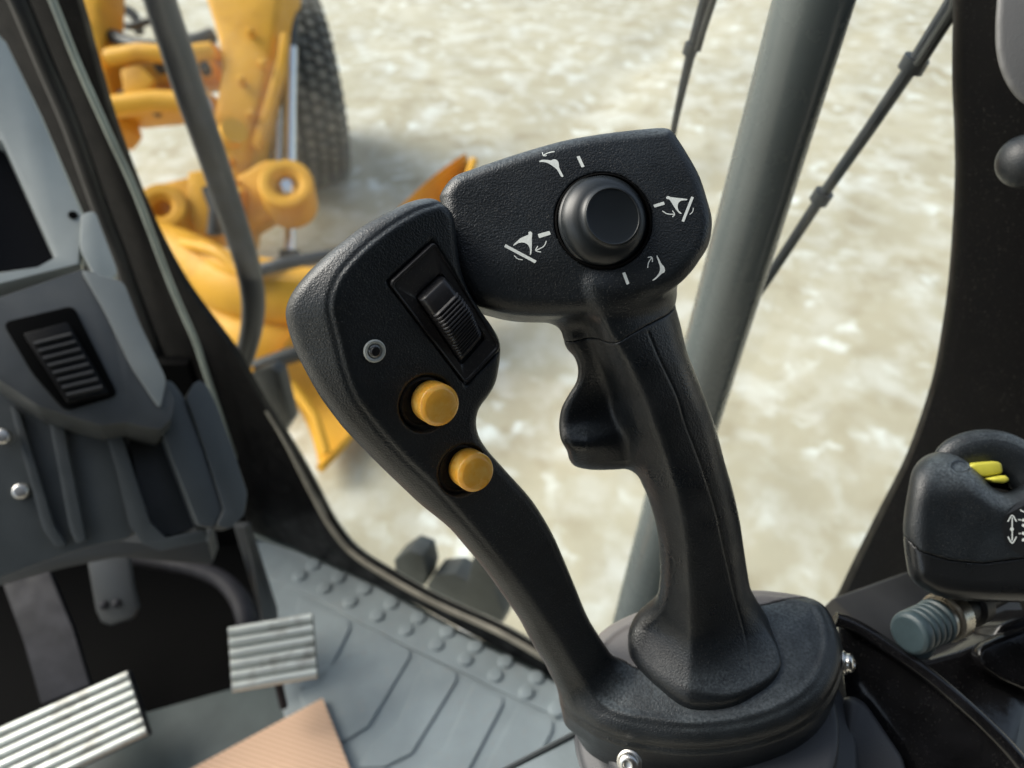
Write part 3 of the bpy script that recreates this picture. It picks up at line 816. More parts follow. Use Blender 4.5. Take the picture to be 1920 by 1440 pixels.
# ================================================================ CAB STRUCTURE (front corner window)
opening = [(100, -170), (157, 0), (182, 91), (219, 219), (270, 357), (313, 452), (357, 530), (400, 590), (448, 655), (490, 730), (530, 792), (566, 850), (594, 900), (632, 972), (672, 1024), (740, 1068), (822, 1114), (935, 1165), (1010, 1208), (1100, 1262), (1250, 1300), (1400, 1270), (1500, 1205), (1560, 1130), (1600, 1050), (1650, 950), (1700, 850), (1745, 720), (1765, 620), (1778, 525), (1786, 420), (1790, 328), (1789, 240), (1785, 146), (1787, 0), (1792, -170)]
outer = [(-260, -170), (-240, 0), (-230, 91), (-200, 219), (-170, 357), (-140, 452), (-100, 560), (-40, 660), (40, 760), (130, 840), (220, 900), (320, 950), (420, 985), (500, 1005), (562, 1030), (640, 1066), (740, 1112), (880, 1188), (1010, 1256), (1100, 1304), (1250, 1390), (1500, 1400), (1800, 1380), (2000, 1290), (2060, 1180), (2100, 1060), (2120, 950), (2120, 850), (2120, 720), (2120, 620), (2120, 525), (2120, 420), (2120, 328), (2120, 240), (2120, 146), (2120, 0), (2120, -170)]
# opening and outer loops get the same count along the run
def resample(pts, n):
    c = catmull(np.array(pts, float), 6, False); L = np.r_[0, np.cumsum(np.linalg.norm(np.diff(c, axis=0), axis=1))]
    t = np.linspace(0, L[-1], n); return np.stack([np.interp(t, L, c[:, i]) for i in (0, 1)], 1)
def resample_c(pts):
    return catmull(np.array(pts, float), 4, False)
A_ = resample_c(opening); B_ = resample_c(outer[:len(opening)] if len(outer) >= len(opening) else outer)
outer2 = outer[:]
while len(outer2) > len(opening): outer2.pop(15)
B_ = resample_c(outer2); nA = len(A_)
V = []; F = []
prof = [(1.0, -0.05), (0.0, -0.05), (0.0, 0.004), (0.03, 0.016), (0.10, 0.022), (1.0, 0.022)]   # (towards the outer loop, offset to the lens)
for t_, off in prof:
    for a, b in zip(A_, B_): V.append(pf(*(a * (1 - t_) + b * t_), off) )
for k in range(len(prof)):
    k2 = (k + 1) % len(prof)
    for i in range(nA - 1): F.append([k * nA + i, k * nA + i + 1, k2 * nA + i + 1, k2 * nA + i])
F += [[k * nA for k in range(len(prof))], [k * nA + nA - 1 for k in range(len(prof))]]
wf = thing('window_frame', 'black painted cab frame round the tall front corner window', 'window frame', pf(820, 1150))
obj('frame_panel', V, F, M['frame'], wf, True, 40)
MB().tube([pf(*p, .016) for p in ((500, 770), (535, 826), (566, 880), (594, 930), (626, 985), (668, 1035), (740, 1082), (822, 1127), (935, 1178), (1010, 1220), (1100, 1274))], [.003, .0045, .0075, .0095, .0105, .0105, .0105, .0105, .0105, .0105, .0105], smooth=4).build('rubber_seal', M['seal'], wf)
MB().tube([pf(*p, .045) for p in ((70, -60), (98, 0), (148, 125), (204, 250), (255, 362), (313, 515), (341, 582), (367, 641), (388, 705), (410, 770), (440, 860))], 0.0045, smooth=4, seg=10).build('glass_edge', M['glassedge'], wf)
MB().tube([pf(*p, .05) for p in ((0, -60), (34, 0), (80, 110), (135, 240), (188, 390), (222, 475), (245, 540), (300, 680), (350, 780))], 0.011, smooth=4).build('trim_strip', M['trim'], wf)

# thin pane in the window: mostly clear
m_, t_, b_ = new_mat('clear_window_glass'); t_.nodes.remove(b_)
tr = t_.nodes.new('ShaderNodeBsdfTransparent'); tr.inputs[0].default_value = (.965, .985, .97, 1); gl = t_.nodes.new('ShaderNodeBsdfGlossy'); gl.inputs['Roughness'].default_value = .03
lw = t_.nodes.new('ShaderNodeLayerWeight'); lw.inputs[0].default_value = .5; pw = t_.nodes.new('ShaderNodeMath'); pw.operation = 'POWER'; pw.inputs[1].default_value = 5; t_.links.new(lw.outputs['Facing'], pw.inputs[0]); fz = t_.nodes.new('ShaderNodeMath'); fz.operation = 'MULTIPLY_ADD'; fz.inputs[1].default_value = .6; fz.inputs[2].default_value = .02; t_.links.new(pw.outputs[0], fz.inputs[0]); mx = t_.nodes.new('ShaderNodeMixShader')
t_.links.new(fz.outputs[0], mx.inputs[0]); t_.links.new(tr.outputs[0], mx.inputs[1]); t_.links.new(gl.outputs[0], mx.inputs[2]); df = t_.nodes.new('ShaderNodeBsdfDiffuse'); df.inputs[0].default_value = (.6, .58, .52, 1)
nq = t_.nodes.new('ShaderNodeTexNoise'); nq.inputs['Scale'].default_value = 7; nq.inputs['Detail'].default_value = 6; tq = t_.nodes.new('ShaderNodeTexCoord'); t_.links.new(tq.outputs['Object'], nq.inputs['Vector'])
mq = t_.nodes.new('ShaderNodeMapRange'); mq.inputs[1].default_value = .4; mq.inputs[2].default_value = .8; mq.inputs[4].default_value = .05; t_.links.new(nq.outputs['Fac'], mq.inputs[0])
m2_ = t_.nodes.new('ShaderNodeMixShader'); t_.links.new(mq.outputs[0], m2_.inputs[0]); t_.links.new(mx.outputs[0], m2_.inputs[1]); t_.links.new(df.outputs[0], m2_.inputs[2]); t_.links.new(m2_.outputs[0], t_.nodes['Material Output'].inputs[0])
M['glass'] = m_
pane = [pf(*(a * .97 + b * .03), -0.028) for a, b in zip(A_[::2], B_[::2])]
MB().prism(pane, [p - NF * .005 for p in pane]).build('window_pane', M['glass'], wf, smooth=False)

# roof, back wall and near-side lining of the cab: they shade the inside
def wbox(name, x0, x1, y0, y1, z0, z1, m):
    vs = w2c([[x, y, z] for z in (z0, z1) for x, y in ((x0, y0), (x1, y0), (x1, y1), (x0, y1))])
    return obj(name, vs, [[0, 1, 2, 3], [4, 5, 6, 7], [0, 1, 5, 4], [1, 2, 6, 5], [2, 3, 7, 6], [3, 0, 4, 7]], m, None, False)
M['lining'] = mat('dark_headliner', (0.03, 0.03, 0.032), .9)
tag(wbox('cab_roof', -0.85, 1.1, -1.2, 0.02, 1.62, 1.70, M['lining']), kind='structure')
tag(wbox('cab_back_wall', -0.85, 1.1, -1.25, -1.2, 0.0, 1.70, M['lining']), kind='structure')
tag(wbox('cab_side_wall', 1.1, 1.15, -1.25, 0.0, -0.2, 1.70, M['lining']), kind='structure')

# --- grey tube post standing inside the window
o = thing('tube_post', 'thick grey green painted tube post between joystick and window', 'post', pf(1150, 1300, .05))
tp = [pf(1560, -120, .05), pf(1531, 0, .05), pf(1440, 360, .05), pf(1330, 760, .05), pf(1215, 1110, .05), pf(1150, 1300, .05)]
# keep it a true straight tube
a_, b_ = tp[0], tp[-1]
MB().tube([a_ + (b_ - a_) * t for t in np.linspace(0, 1, 12)], 0.0255, seg=48).build('tube', M['tube'], o)
MB().tube([b_ - (b_ - a_) * .03, b_ + (b_ - a_) * .01], 0.034, seg=32).build('foot_flange', M['frame'], o)

# --- wipers outside
def wiper(pts, rad, label, clamps, extra=None):
    o = thing('wiper_arm', label, 'wiper', pf(*pts[-1], -.06), 'wipers outside the window')
    MB().tube([pf(*p, -.06) for p in pts], rad, seg=10).build('arm', M['hose'], o)
    for (p, q, r) in clamps: MB().tube([pf(*p, -.06), pf(*q, -.06)], r, seg=12).build('clamp', M['hose'], o)
    if extra:
        for e, r in extra: MB().tube([pf(*p, -.05) for p in e], r, seg=10).build('hose', M['trim'], o)
    return o
wiper([(1335, -60), (1322, 0), (1300, 80), (1281, 160), (1266, 228), (1255, 290)], [.005, .0048, .0045, .0038, .0030, .0026], 'thin dark wiper arm hanging straight above the thumb knob', [((1298, 82), (1292, 102), .0062)], [([(1350, -60), (1338, 0), (1318, 60), (1308, 95)], .0028)])
wiper([(1830, -70), (1775, 22), (1714, 118), (1628, 245), (1541, 368), (1440, 522), (1400, 580)], [.0062, .006, .0056, .0052, .005, .0048, .0045], 'long slanting wiper arm with two clamps right of the grey tube', [((1720, 108), (1706, 132), .0098), ((1546, 360), (1534, 378), .0085)], [([(1815, -70), (1788, 20), (1752, 75), (1722, 122)], .0042)])

# --- hand rail outside, left
o = thing('grab_rail', 'dark bent grab rail crossing in front of the yellow frame', 'rail', pf(455, 690, -.3))
MB().tube([pf(*p, -.30) for p in ((285, -70), (300, 0), (328, 85), (355, 170), (385, 255), (414, 340), (442, 425), (466, 505), (475, 565), (471, 620), (455, 680))], [.025, .0255, .026, .026, .0255, .025, .0245, .024, .0235, .0225, .021], seg=20, smooth=4).build('rail', M['hose'], o)
MB().slab([pf(*p, -.28) for p in ((470, 700), (505, 688), (522, 700), (545, 790), (520, 830), (478, 790))], .03, .006).build('mounting_block', M['pod_dark'], o)
# small step bracket seen over the sill
o = thing('step_bracket', 'small grey bracket outside just above the window sill', 'bracket', pf(860, 1120, -.2))
MB().slab([pf(*p, -.2) for p in ((742, 1085), (738, 1050), (765, 1032), (792, 1042), (800, 1075), (796, 1100))], .05, .004).build('mount', M['step'], o)
MB().slab([pf(*p, -.2) for p in ((798, 1100), (812, 1078), (850, 1075), (876, 1090), (886, 1045), (912, 1050), (925, 1075), (928, 1110), (945, 1150), (935, 1180), (860, 1150))], .05, .004).build('step', M['step'], o)

# ================================================================ FLOOR MAT, SHEET, PEDALS
fm = thing('floor_mat', 'grey rubber floor mat with two rows of round studs along the sill', 'floor mat', onz(800, 1300, 0))
q = [onz(*p, .008) for p in ((452, 1000), (560, 1034), (710, 1100), (860, 1186), (1010, 1262), (1130, 1330), (1400, 1460), (1300, 1900), (500, 1900), (560, 1480), (530, 1330), (500, 1150))]
MB().prism(q, [p - UP * .007 for p in q], .002).build('mat_sheet', M['mat'], fm, smooth=False)
q = [onz(*p, .0125) for p in ((452, 1004), (560, 1036), (710, 1102), (860, 1188), (1010, 1264), (1128, 1332), (1115, 1384), (1060, 1350), (970, 1310), (870, 1262), (770, 1215), (668, 1164), (590, 1120), (500, 1085))]
MB().prism(q, [p - UP * .004 for p in q], .0015).build('stud_strip', M['mat'], fm, smooth=False)
for p in ((684, 1106), (734, 1132), (785, 1159), (839, 1185), (892, 1213), (948, 1241), (1006, 1271), (1062, 1300), (657, 1129), (708, 1155), (762, 1181), (819, 1209), (873, 1237), (929, 1267), (987, 1299), (1044, 1331), (635, 1084), (609, 1103), (588, 1060), (562, 1080)):
    MB().lathe(onz(p[0], p[1] , .0125), UP, [(.0125, -.001), (.0112, .0026), (.0102, .0040), (.008, .0046), (.004, .0049), (0, .005)], 20).build('stud', M['mat'], fm)
for rib in (((700, 1180), (768, 1218), (768, 1232), (690, 1362), (640, 1392), (600, 1400), (560, 1300)),
            ((800, 1232), (856, 1262), (856, 1275), (772, 1412), (720, 1438), (670, 1440), (700, 1395), (745, 1360)),
            ((890, 1278), (942, 1308), (942, 1322), (880, 1440), (840, 1490), (770, 1500), (790, 1440), (835, 1400)),
            ((972, 1322), (1036, 1352), (1036, 1368), (985, 1470), (930, 1560), (850, 1560), (905, 1450)),
            ((560, 1118), (655, 1165), (655, 1180), (600, 1290), (560, 1290), (550, 1200))):
    q = [onz(*p, .0118) for p in rib]
    MB().prism(q, [p - UP * .0035 for p in q], .0014).build('raised_rib', M['mat'], fm, smooth=False)

o = MB(); q = [onz(*p, .0065) for p in ((240, 1345), (516, 1268), (528, 1330), (610, 1320), (620, 1500), (240, 1560), (60, 1480))]
o.prism(q, [p - UP * .005 for p in q], .001); tag(o.build('heel_plate', M['mat2'], smooth=False), 'dark grey green heel plate on the floor under the pedals', 'plate')
o = MB(); q = [onz(*p, .022) for p in ((605, 1308), (660, 1450), (720, 1600), (300, 1760), (130, 1560), (337, 1452))]
o.prism(q, [p - UP * .006 for p in q], .001); tag(o.build('corrugated_sheet', M['card'], smooth=False), 'pinkish brown corrugated sheet lying on the floor by the pedals', 'sheet')

# dark footwell behind the pedals: its shade put into a black floor and wall
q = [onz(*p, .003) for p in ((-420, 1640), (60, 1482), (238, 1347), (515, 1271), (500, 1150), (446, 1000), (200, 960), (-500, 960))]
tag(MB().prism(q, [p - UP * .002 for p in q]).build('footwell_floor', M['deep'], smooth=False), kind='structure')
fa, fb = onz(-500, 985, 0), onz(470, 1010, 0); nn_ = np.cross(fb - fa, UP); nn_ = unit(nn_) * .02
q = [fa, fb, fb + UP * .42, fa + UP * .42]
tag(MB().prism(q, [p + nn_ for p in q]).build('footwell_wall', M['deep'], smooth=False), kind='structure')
o = MB().slab([P(*p) for p in ((436, 985, 1.17), (462, 985, 1.17), (512, 1150, 1.22), (522, 1280, 1.19), (500, 1280, 1.19), (488, 1150, 1.22))], .02, .003)
tag(o.build('side_plate', M['pod_dark'], smooth=False), 'narrow dark upright plate behind the right pedal', 'plate')

def pedal(quad, n, d, label, r, lean, cat='pedal'):
    TL, TR, BR, BL = [np.array(x, float) for x in quad]
    nrm = unit(lean); o0 = P(*((TL + TR + BR + BL) / 4), d)
    g = lambda p, w=0: onplane(p[0], p[1], o0, nrm) + nrm * w
    o = thing('pedal', label, cat, o0, 'ribbed foot pedals')
    padm = M['pedal_arm'] if n == 7 else M['pad_base']
    pad = MB().slab([g(TL), g(TR), g(BR), g(BL)], .012, .002).build('pad', padm, o, sharp=40)
    for i in range(n):
        t = (i + .5) / n
        a = TL * (1 - t) + BL * t; b = TR * (1 - t) + BR * t; e = (b - a) * .012
        MB().tube([g(a + e, .002), g((a * 2 + b) / 3, .0025), g((a + 2 * b) / 3, .0025), g(b - e, .002)], r, seg=12).build('rib', M['pedal'], pad)
    return o
p2 = pedal(((427, 1176), (586, 1149), (597, 1271), (435, 1299)), 6, 1.12, 'smaller ribbed metal pedal standing over the mat, right of the other', .0072, (0.15, .35, .9))
MB().tube([P(*p) for p in ((215, 1040, 1.20), (290, 1052, 1.2), (370, 1068, 1.19), (420, 1090, 1.18), (452, 1128, 1.16), (468, 1175, 1.14), (480, 1215, 1.14))], [.014, .015, .015, .016, .017, .017, .015], smooth=4, squash=.8).build('arm', M['pedal_arm'], p2)
MB().tube([P(520, 1270, 1.13), P(532, 1325, 1.15)], .006).build('return_rod', M['pedal_arm'], p2)
p1 = pedal(((-70, 1395), (243, 1256), (282, 1376), (-40, 1530)), 7, 1.08, 'wide worn ribbed metal pedal at the lower left corner', .0062, (0.1, .4, .9))
MB().slab([P(*p) for p in ((2, 1090, 1.17), (92, 1070, 1.17), (135, 1180, 1.15), (168, 1285, 1.11), (76, 1322, 1.11), (45, 1210, 1.14))], .012, .003).build('arm', M['pedal_arm'], p1)
o = thing('bracket', 'dark rounded bracket tab hanging between the two pedal arms', 'bracket', P(215, 1170, 1.15))
tb = MB().slab([P(*p, 1.14) for p in ((160, 1040), (240, 1030), (250, 1100), (261, 1140), (250, 1160), (206, 1175), (188, 1168), (178, 1145), (168, 1088))], .008, .004).build('tab', M['pod_dark'], o, sharp=50)
for p in ((195, 1135), (219, 1132)): MB().lathe(P(*p, 1.139), (0, 0, 1), [(.006, 0), (.006, .003), (.003, .005), (0, .005)], 14).build('bolt', M['pedal_arm'], o)

# ================================================================ STEERING CONSOLE, left
sc_ = thing('steering_console', 'grey plastic steering console with dark display and ribbed rocker switch', 'console', P(150, 1000, .8))
def cslab(name, pts, m, d, n, th, bev, parent=sc_, off=0):
    nrm = unit(n); o0 = P(150, 500, d)
    q = np.array([onplane(*p, o0, nrm) + nrm * off for p in pts])
    rr = min(.007, .42 * min(np.linalg.norm(q - np.roll(q, 1, 0), axis=1)))
    return MB().slab(roundpoly(q, rr, 4), th, bev, 3, nrm).build(name, m, parent, sharp=50)
NC = (0.42, 0.25, 0.87)
# display housing: ring with recessed black screen
op_ = [(-130, 180), (4, 262), (56, 376), (106, 488), (60, 502), (-130, 528)]
ou_ = [(-130, -60), (10, 75), (78, 215), (158, 402), (150, 494), (-130, 566)]
nrm = unit(NC); o0 = P(150, 500, .80)
def gp(p, w): return onplane(*p, o0, nrm) + nrm * w
V = []; F = []
for loop, w in ((ou_, -.05), (ou_, -.003), (list((np.array(ou_) * .94 + np.array(op_) * .06)), 0), (list((np.array(ou_) * .12 + np.array(op_) * .88)), 0), (op_, -.003), (op_, -.03)):
    V += [gp(p, w) for p in loop]
n_ = 6
for a in range(5):
    for k in range(n_): F.append([a * n_ + k, a * n_ + (k + 1) % n_, (a + 1) * n_ + (k + 1) % n_, (a + 1) * n_ + k])
hs = obj('display_housing', V, F, M['pod_light'], sc_, True, 50)
MB().prism([gp(p, -.026) for p in op_], [gp(p, -.032) for p in op_]).build('display', M['screen'], hs, smooth=False)
cslab('clip', ((152, 404), (178, 398), (222, 515), (190, 542), (150, 470)), M['pod_light'], .80, NC, .02, .003, off=.004)
MB().lathe(gp((137, 404), .0005), nrm, [(.0045, 0), (.0045, .0008), (0, .0008)], 12).build('clip_slot', M['deep'], hs)
# switch pod
cslab('switch_pod', ((-130, 585), (0, 557), (152, 505), (182, 512), (200, 545), (232, 532), (262, 610), (310, 715), (326, 750), (322, 785), (300, 806), (268, 800), (236, 792), (190, 798), (128, 780), (70, 760), (-20, 700), (-130, 600)), M['pod_front'], .78, NC, .09, .006)
cslab('pod_side', ((150, 506), (232, 530), (262, 608), (312, 712), (300, 770), (246, 690), (196, 585)), M['pod_side'], .78, NC, .02, .003, off=.0025)
o_sw = cslab('switch_recess', ((5, 606), (138, 574), (222, 742), (122, 772), (60, 700)), M['deep'], .78, NC, .004, .001, off=.003)
n7 = unit(NC); o7 = P(150, 500, .78)
def g7(p, w): return onplane(*p, o7, n7) + n7 * w
rk = MB().slab([g7(p, .012) for p in ((45, 632), (128, 610), (205, 742), (128, 760))], .01, .002).build('rocker', M['frame'], o_sw)
rb = MB()
for i in range(8):
    t = .18 + i * .105
    a = np.array((45, 632)) * (1 - t) + np.array((128, 760)) * t; b = np.array((128, 610)) * (1 - t) + np.array((205, 742)) * t
    MB_ = rb.tube([g7(a + (b - a) * .08, .0125), g7(b - (b - a) * .08, .0125)], .0026, seg=8)
rb.build('rocker_rib', M['trim'], o_sw)
# right limb with a saddle on top, two crisp ribs
NL = (.45, .2, .85)
cslab('limb_rib', ((300, 712), (322, 714), (347, 748), (380, 840), (418, 955), (402, 990), (372, 986), (335, 890), (296, 790)), M['pod_mid'], .815, NL, .06, .006)
cslab('limb_rib', ((349, 748), (360, 722), (374, 712), (388, 722), (404, 752), (440, 850), (464, 925), (458, 965), (432, 992), (406, 986), (420, 955), (384, 840)), M['pod_mid'], .81, NL, .06, .006)
cslab('limb_side', ((236, 796), (294, 780), (336, 895), (372, 988), (330, 1004), (300, 1004), (268, 960)), M['pod_dark'], .85, NL, .05, .004)
# lower shroud: flat front with two raised uprights and a turned up lip
cslab('lower_shroud', ((-130, 700), (10, 720), (70, 770), (120, 790), (205, 800), (232, 880), (262, 985), (240, 1012), (190, 1020), (120, 1040), (60, 1062), (-60, 1105), (-130, 1110)), M['pod_mid'], .83, (.3, .1, .95), .10, .008)
for q in (((22, 760), (40, 772), (104, 985), (128, 1022), (108, 1024), (84, 990)), ((96, 792), (122, 798), (158, 985), (164, 1014), (146, 1018), (134, 990))):
    cslab('shroud_ridge', q, M['pod_mid'], .83, (.3, .1, .95), .012, .004, off=.008)
cslab('shroud_edge', ((196, 796), (222, 792), (250, 880), (282, 978), (312, 1008), (384, 992), (390, 1004), (384, 1014), (302, 1032), (268, 1018), (246, 985), (222, 885)), M['pod_mid'], .83, (.35, .1, .95), .03, .006, off=.010)
cslab('under_panel', ((-60, 1075), (60, 1050), (200, 1012), (300, 1020), (390, 1012), (400, 1060), (300, 1052), (220, 1045), (120, 1065), (-60, 1115)), M['pod_dark'], .93, (.2, -.2, .95), .05, .006)
for p in ((38, 921, .788), (4, 818, .775)): MB().lathe(P(*p), (.3, .2, 1), roundprof([(.0078, -.012), (.0078, .001), (.006, .003), (0, .0035)], .001), 20).build('screw', M['chrome'], sc_)

# ================================================================ RIGHT SIDE
# side panel at the top right and the black round knob
o = MB().slab([P(*p, .47) for p in ((1872, -40), (1866, 40), (1866, 90), (1874, 130), (1890, 165), (1915, 195), (1960, 215), (2080, 215), (2080, -40))], .035, .005, 3, n=unit(-P(1872, 100, 1)))
tag(o.build('plastic_housing', M['panel'], sharp=60), 'grey textured plastic housing with rounded corner at the top right', 'housing')
o = thing('ball_knob', 'round black knob against the dark frame at the right edge', 'knob', P(1925, 303, .5))
c_ = P(1922, 303, .47); r_ = .0155
MB().lathe(c_, unit((-.5, .1, .8)), [(0, -r_)] + [(r_ * math.sin(a), -r_ * math.cos(a)) for a in np.linspace(.1, math.pi - .1, 22)] + [(0, r_)], 40).build('ball', M['grip'], o)
MB().tube([c_, c_ + np.array([.05, -.01, -.03])], .006).build('stalk', M['frame'], o)

# --- second controller
FR = Frame(1850, 985, 0.44, (-0.12, 0.10, 1))
ctl_pts = [(1762, 841), (1789, 845), (1817, 860), (1842, 885), (1866, 912), (1890, 922), (1925, 908), (1980, 880), (2060, 880), (2090, 940), (2095, 1050), (2060, 1125), (1980, 1134), (1900, 1134), (1835, 1132), (1776, 1126), (1734, 1110), (1707, 1087), (1698, 1050), (1693, 1000), (1695, 963), (1702, 918), (1711, 878), (1732, 852)]
SR, _ = FR.outline(ctl_pts)
pl = FR.uvs([(1680, 995), (1695, 1003), (1725, 1033), (1780, 1050), (1844, 1056), (1920, 1046), (2100, 1030)])
dm = FR.uv(1803, 873)
RE = shear(FR, (-.50, .17, 1))
def f_ctl0(Q):
    u, v, w = FR.local(Q); u = u - RE[0] * w; v = v - RE[1] * w; S = SR(u, v)
    up = np.clip((v - (dm[1] - .02)) / .03, 0, 1)
    top = -.012 * up ** 2 - 6 * np.clip(-(u + .03), 0, 1) ** 2
    low = v - np.interp(u, pl[:, 0], pl[:, 1])
    top = top - 0.0012 * (low < 0)
    dd = np.hypot((u - dm[0]), (v - dm[1]) * 1.5)
    top = top - .0018 * np.clip((.0052 - dd) / .0006, 0, 1)
    return smax(smax(S, w - top, .013), -(w + .05), .008)
def f_low(Q):
    u, v, w = FR.local(Q); u = u - RE[0] * w; v = v - RE[1] * w; return v - np.interp(u, pl[:, 0], pl[:, 1])
def f_cu(Q): return smax(f_ctl0(Q), -f_low(Q) + .0001, .0006)
def f_cl(Q): return smax(f_ctl0(Q), f_low(Q) + .0001, .0006)
ct = thing('controller', 'second black hand controller with yellow switches and a round arrow sticker', 'controller', P(1850, 1130, .47))
lo, hi = bounds(FR, ctl_pts, -.052, .001)
lo = np.minimum(lo, bounds(FR, ctl_pts, -.052, .001)[0] ); hi = hi + np.array([.03, .01, 0])
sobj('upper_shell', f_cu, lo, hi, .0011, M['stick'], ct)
sobj('lower_shell', f_cl, lo, hi, .0011, M['smooth_black'], ct)
MB().lathe(FR.pt(1803, 873, -.0135), unit(FR.W + FR.V * .7), [(0, 0), (.0042, 0), (.0045, .0010), (.0038, .0016), (0, .0018)], 24).build('button', M['smooth_black'], ct)
arc = [(1812, 862), (1822, 842), (1845, 828), (1880, 820), (1920, 826), (1960, 850), (1990, 890)]
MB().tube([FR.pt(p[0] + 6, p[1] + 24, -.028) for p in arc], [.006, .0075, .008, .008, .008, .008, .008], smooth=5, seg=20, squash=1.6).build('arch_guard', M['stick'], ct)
MB().slab([FR.pt(*p, -.034) for p in ((1840, 850), (1880, 842), (1950, 850), (1990, 930), (1860, 905))], .01, .003).build('switch_well', M['deep'], ct)
MB().slab([FR.pt(*p, -.012) for p in ((1834, 874), (1846, 868), (1888, 864), (1900, 868), (1903, 888), (1882, 892), (1860, 896))], .010, .0022, 3).build('yellow_switch', M['yellowsw'], ct, sharp=60)
MB().slab([FR.pt(*p, -.0085) for p in ((1866, 898), (1884, 894), (1903, 891), (1911, 902), (1900, 907), (1880, 906))], .010, .0018, 3).build('yellow_switch', M['yellowsw'], ct, sharp=60)
def idt(x, y): return (x, y)
M['sticker'] = mat('matt_black_sticker', (0.012, 0.013, 0.014), .35)
d = Decal(f_ctl0, .38, idt, .0002); cc = (1932, 990)
d.poly([(cc[0] + 53 * math.cos(a), cc[1] + 53 * math.sin(a)) for a in np.linspace(0, 2 * math.pi, 40, endpoint=False)]); st_ = d.build('sticker', M['sticker'], ct)
d = Decal(f_ctl0, .38, idt, .0005)
d.line([(1897, 970), (1897, 1014)], 2.2).line([(1889, 978), (1897, 966), (1905, 978)], 2.2).line([(1889, 1006), (1897, 1018), (1905, 1006)], 2.2)
d.poly([(1896.5 + 3.6 * math.cos(a), 992 + 3.6 * math.sin(a)) for a in np.linspace(0, 2 * math.pi, 12, endpoint=False)])
for yy in (975, 985, 1000, 1012):
    d.poly([(1918 + 3 * math.cos(a), yy + 3 * math.sin(a)) for a in np.linspace(0, 2 * math.pi, 10, endpoint=False)])
d.line([(1912, 956), (1920, 960), (1928, 956)], 1.8).line([(1914, 975), (1908, 974)], 1.8).line([(1914, 1000), (1909, 1000)], 1.8)
d.build('arrow_print', M['print'], ct)

# --- hydraulic coupling with blue-grey cap under the controller
cp = thing('coupling', 'knurled metal coupling with ribbed blue grey dust cap under the second controller', 'coupling', P(1730, 1240, .47))
ca, cb = P(1702, 1190, .450), P(1786, 1150, .470); ax = unit(cb - ca); Ls = np.linalg.norm(cb - ca)
pr = [(0, 0), (.0098, 0), (.0118, .0012)]
for k in range(4):
    z0 = .003 + k * .0052; pr += [(.0123, z0), (.0125, z0 + .0032), (.0110, z0 + .0038), (.0110, z0 + .0048)]
pr += [(.0130, .0245), (.0130, .0265), (0, .0265)]
MB().lathe(ca, ax, roundprof(pr, .0006, 3), 40).build('dust_cap', M['cyan'], cp, sharp=60)
MB().slab([P(*p, .453) for p in ((1702, 1208), (1742, 1192), (1762, 1215), (1745, 1240), (1715, 1242), (1702, 1228))], .008, .0025, 3).build('cap_strap', M['cyan'], cp)
MB().lathe(ca + ax * .0268, ax, roundprof([(0, 0), (.0122, 0), (.0122, .003), (.0112, .0032), (.0112, .0042), (0, .0042)], .0004), 40).build('collar', M['steel_dirty'], cp)
V = []; F = []; nk = 80; rows = 9
for i in range(rows):
    for k in range(nk):
        a = 2 * math.pi * k / nk; rr = .0140 + (.0005 if (k + i) % 2 else 0) - (.0012 if i in (0, rows - 1) else 0)
        Uu = unit(np.cross([0, 1, 0], ax)); Bb = np.cross(ax, Uu)
        V.append(ca + ax * (.0312 + i * .0014) + rr * (math.cos(a) * Uu + math.sin(a) * Bb))
for i in range(rows - 1):
    for k in range(nk): F.append([i * nk + k, i * nk + (k + 1) % nk, (i + 1) * nk + (k + 1) % nk, (i + 1) * nk + k])
F += [list(range(nk)), [(rows - 1) * nk + k for k in range(nk)]]
obj('knurled_ring', V, F, M['steel_dirty'], cp, True, 20)
MB().lathe(ca + ax * .0425, ax, [(0, 0), (.010, 0), (.010, .012), (.0125, .014), (.0125, .022), (.008, .024), (.008, .045), (0, .045)], 24).build('hose_fitting', M['trim'], cp)

# --- armrest console: dark shapes lower right and grey top under the joystick
ac = thing('armrest_console', 'glossy black armrest console carrying both controllers', 'console', P(1500, 1440, .55))
MB().slab([P(*p) for p in ((1570, 1168, .47), (1600, 1172, .47), (1660, 1208, .465), (1740, 1262, .455), (1830, 1340, .445), (1900, 1412, .435), (1960, 1480, .43), (1900, 1620, .43), (1640, 1620, .45), (1585, 1300, .47))], .03, .004, 3).build('rail_cover', M['gloss_black'], ac, sharp=60)
MB().tube([P(*p) for p in ((1566, 1160, .465), (1610, 1178, .463), (1670, 1216, .458), (1740, 1265, .450), (1830, 1342, .441), (1905, 1420, .432), (1960, 1500, .425))], .0042, seg=14, smooth=4).build('rail_edge', M['gloss_black'], ac)
MB().slab([P(*p) for p in ((1690, 1228, .50), (1745, 1238, .50), (1800, 1222, .50), (1865, 1196, .50), (1880, 1170, .50), (1960, 1140, .50), (2000, 1500, .50), (1900, 1450, .47), (1800, 1340, .48), (1740, 1280, .49))], .03, .003, 3).build('console_body', M['gloss_black'], ac, sharp=60)
MB().slab([P(*p) for p in ((1833, 1226, .485), (1842, 1208, .487), (1880, 1188, .49), (2010, 1150, .49), (2010, 1330, .475), (1940, 1300, .478), (1885, 1278, .48), (1846, 1252, .482))], .012, .005, 4).build('console_pad', M['gloss_black'], ac, sharp=70)
MB().slab([P(*p) for p in ((1560, 1120, .56), (1700, 1070, .60), (1900, 1090, .60), (1960, 1250, .56), (1700, 1260, .54))], .02, .003).build('back_plate', M['trim'], ac)
q = [P(*p) for p in ((930, 1452, .47), (1086, 1370, .49), (1300, 1330, .51), (1420, 1500, .46), (1300, 1700, .42), (900, 1600, .43))]
MB().slab(q, .02, .002).build('top_panel', M['consolegrey'], ac)
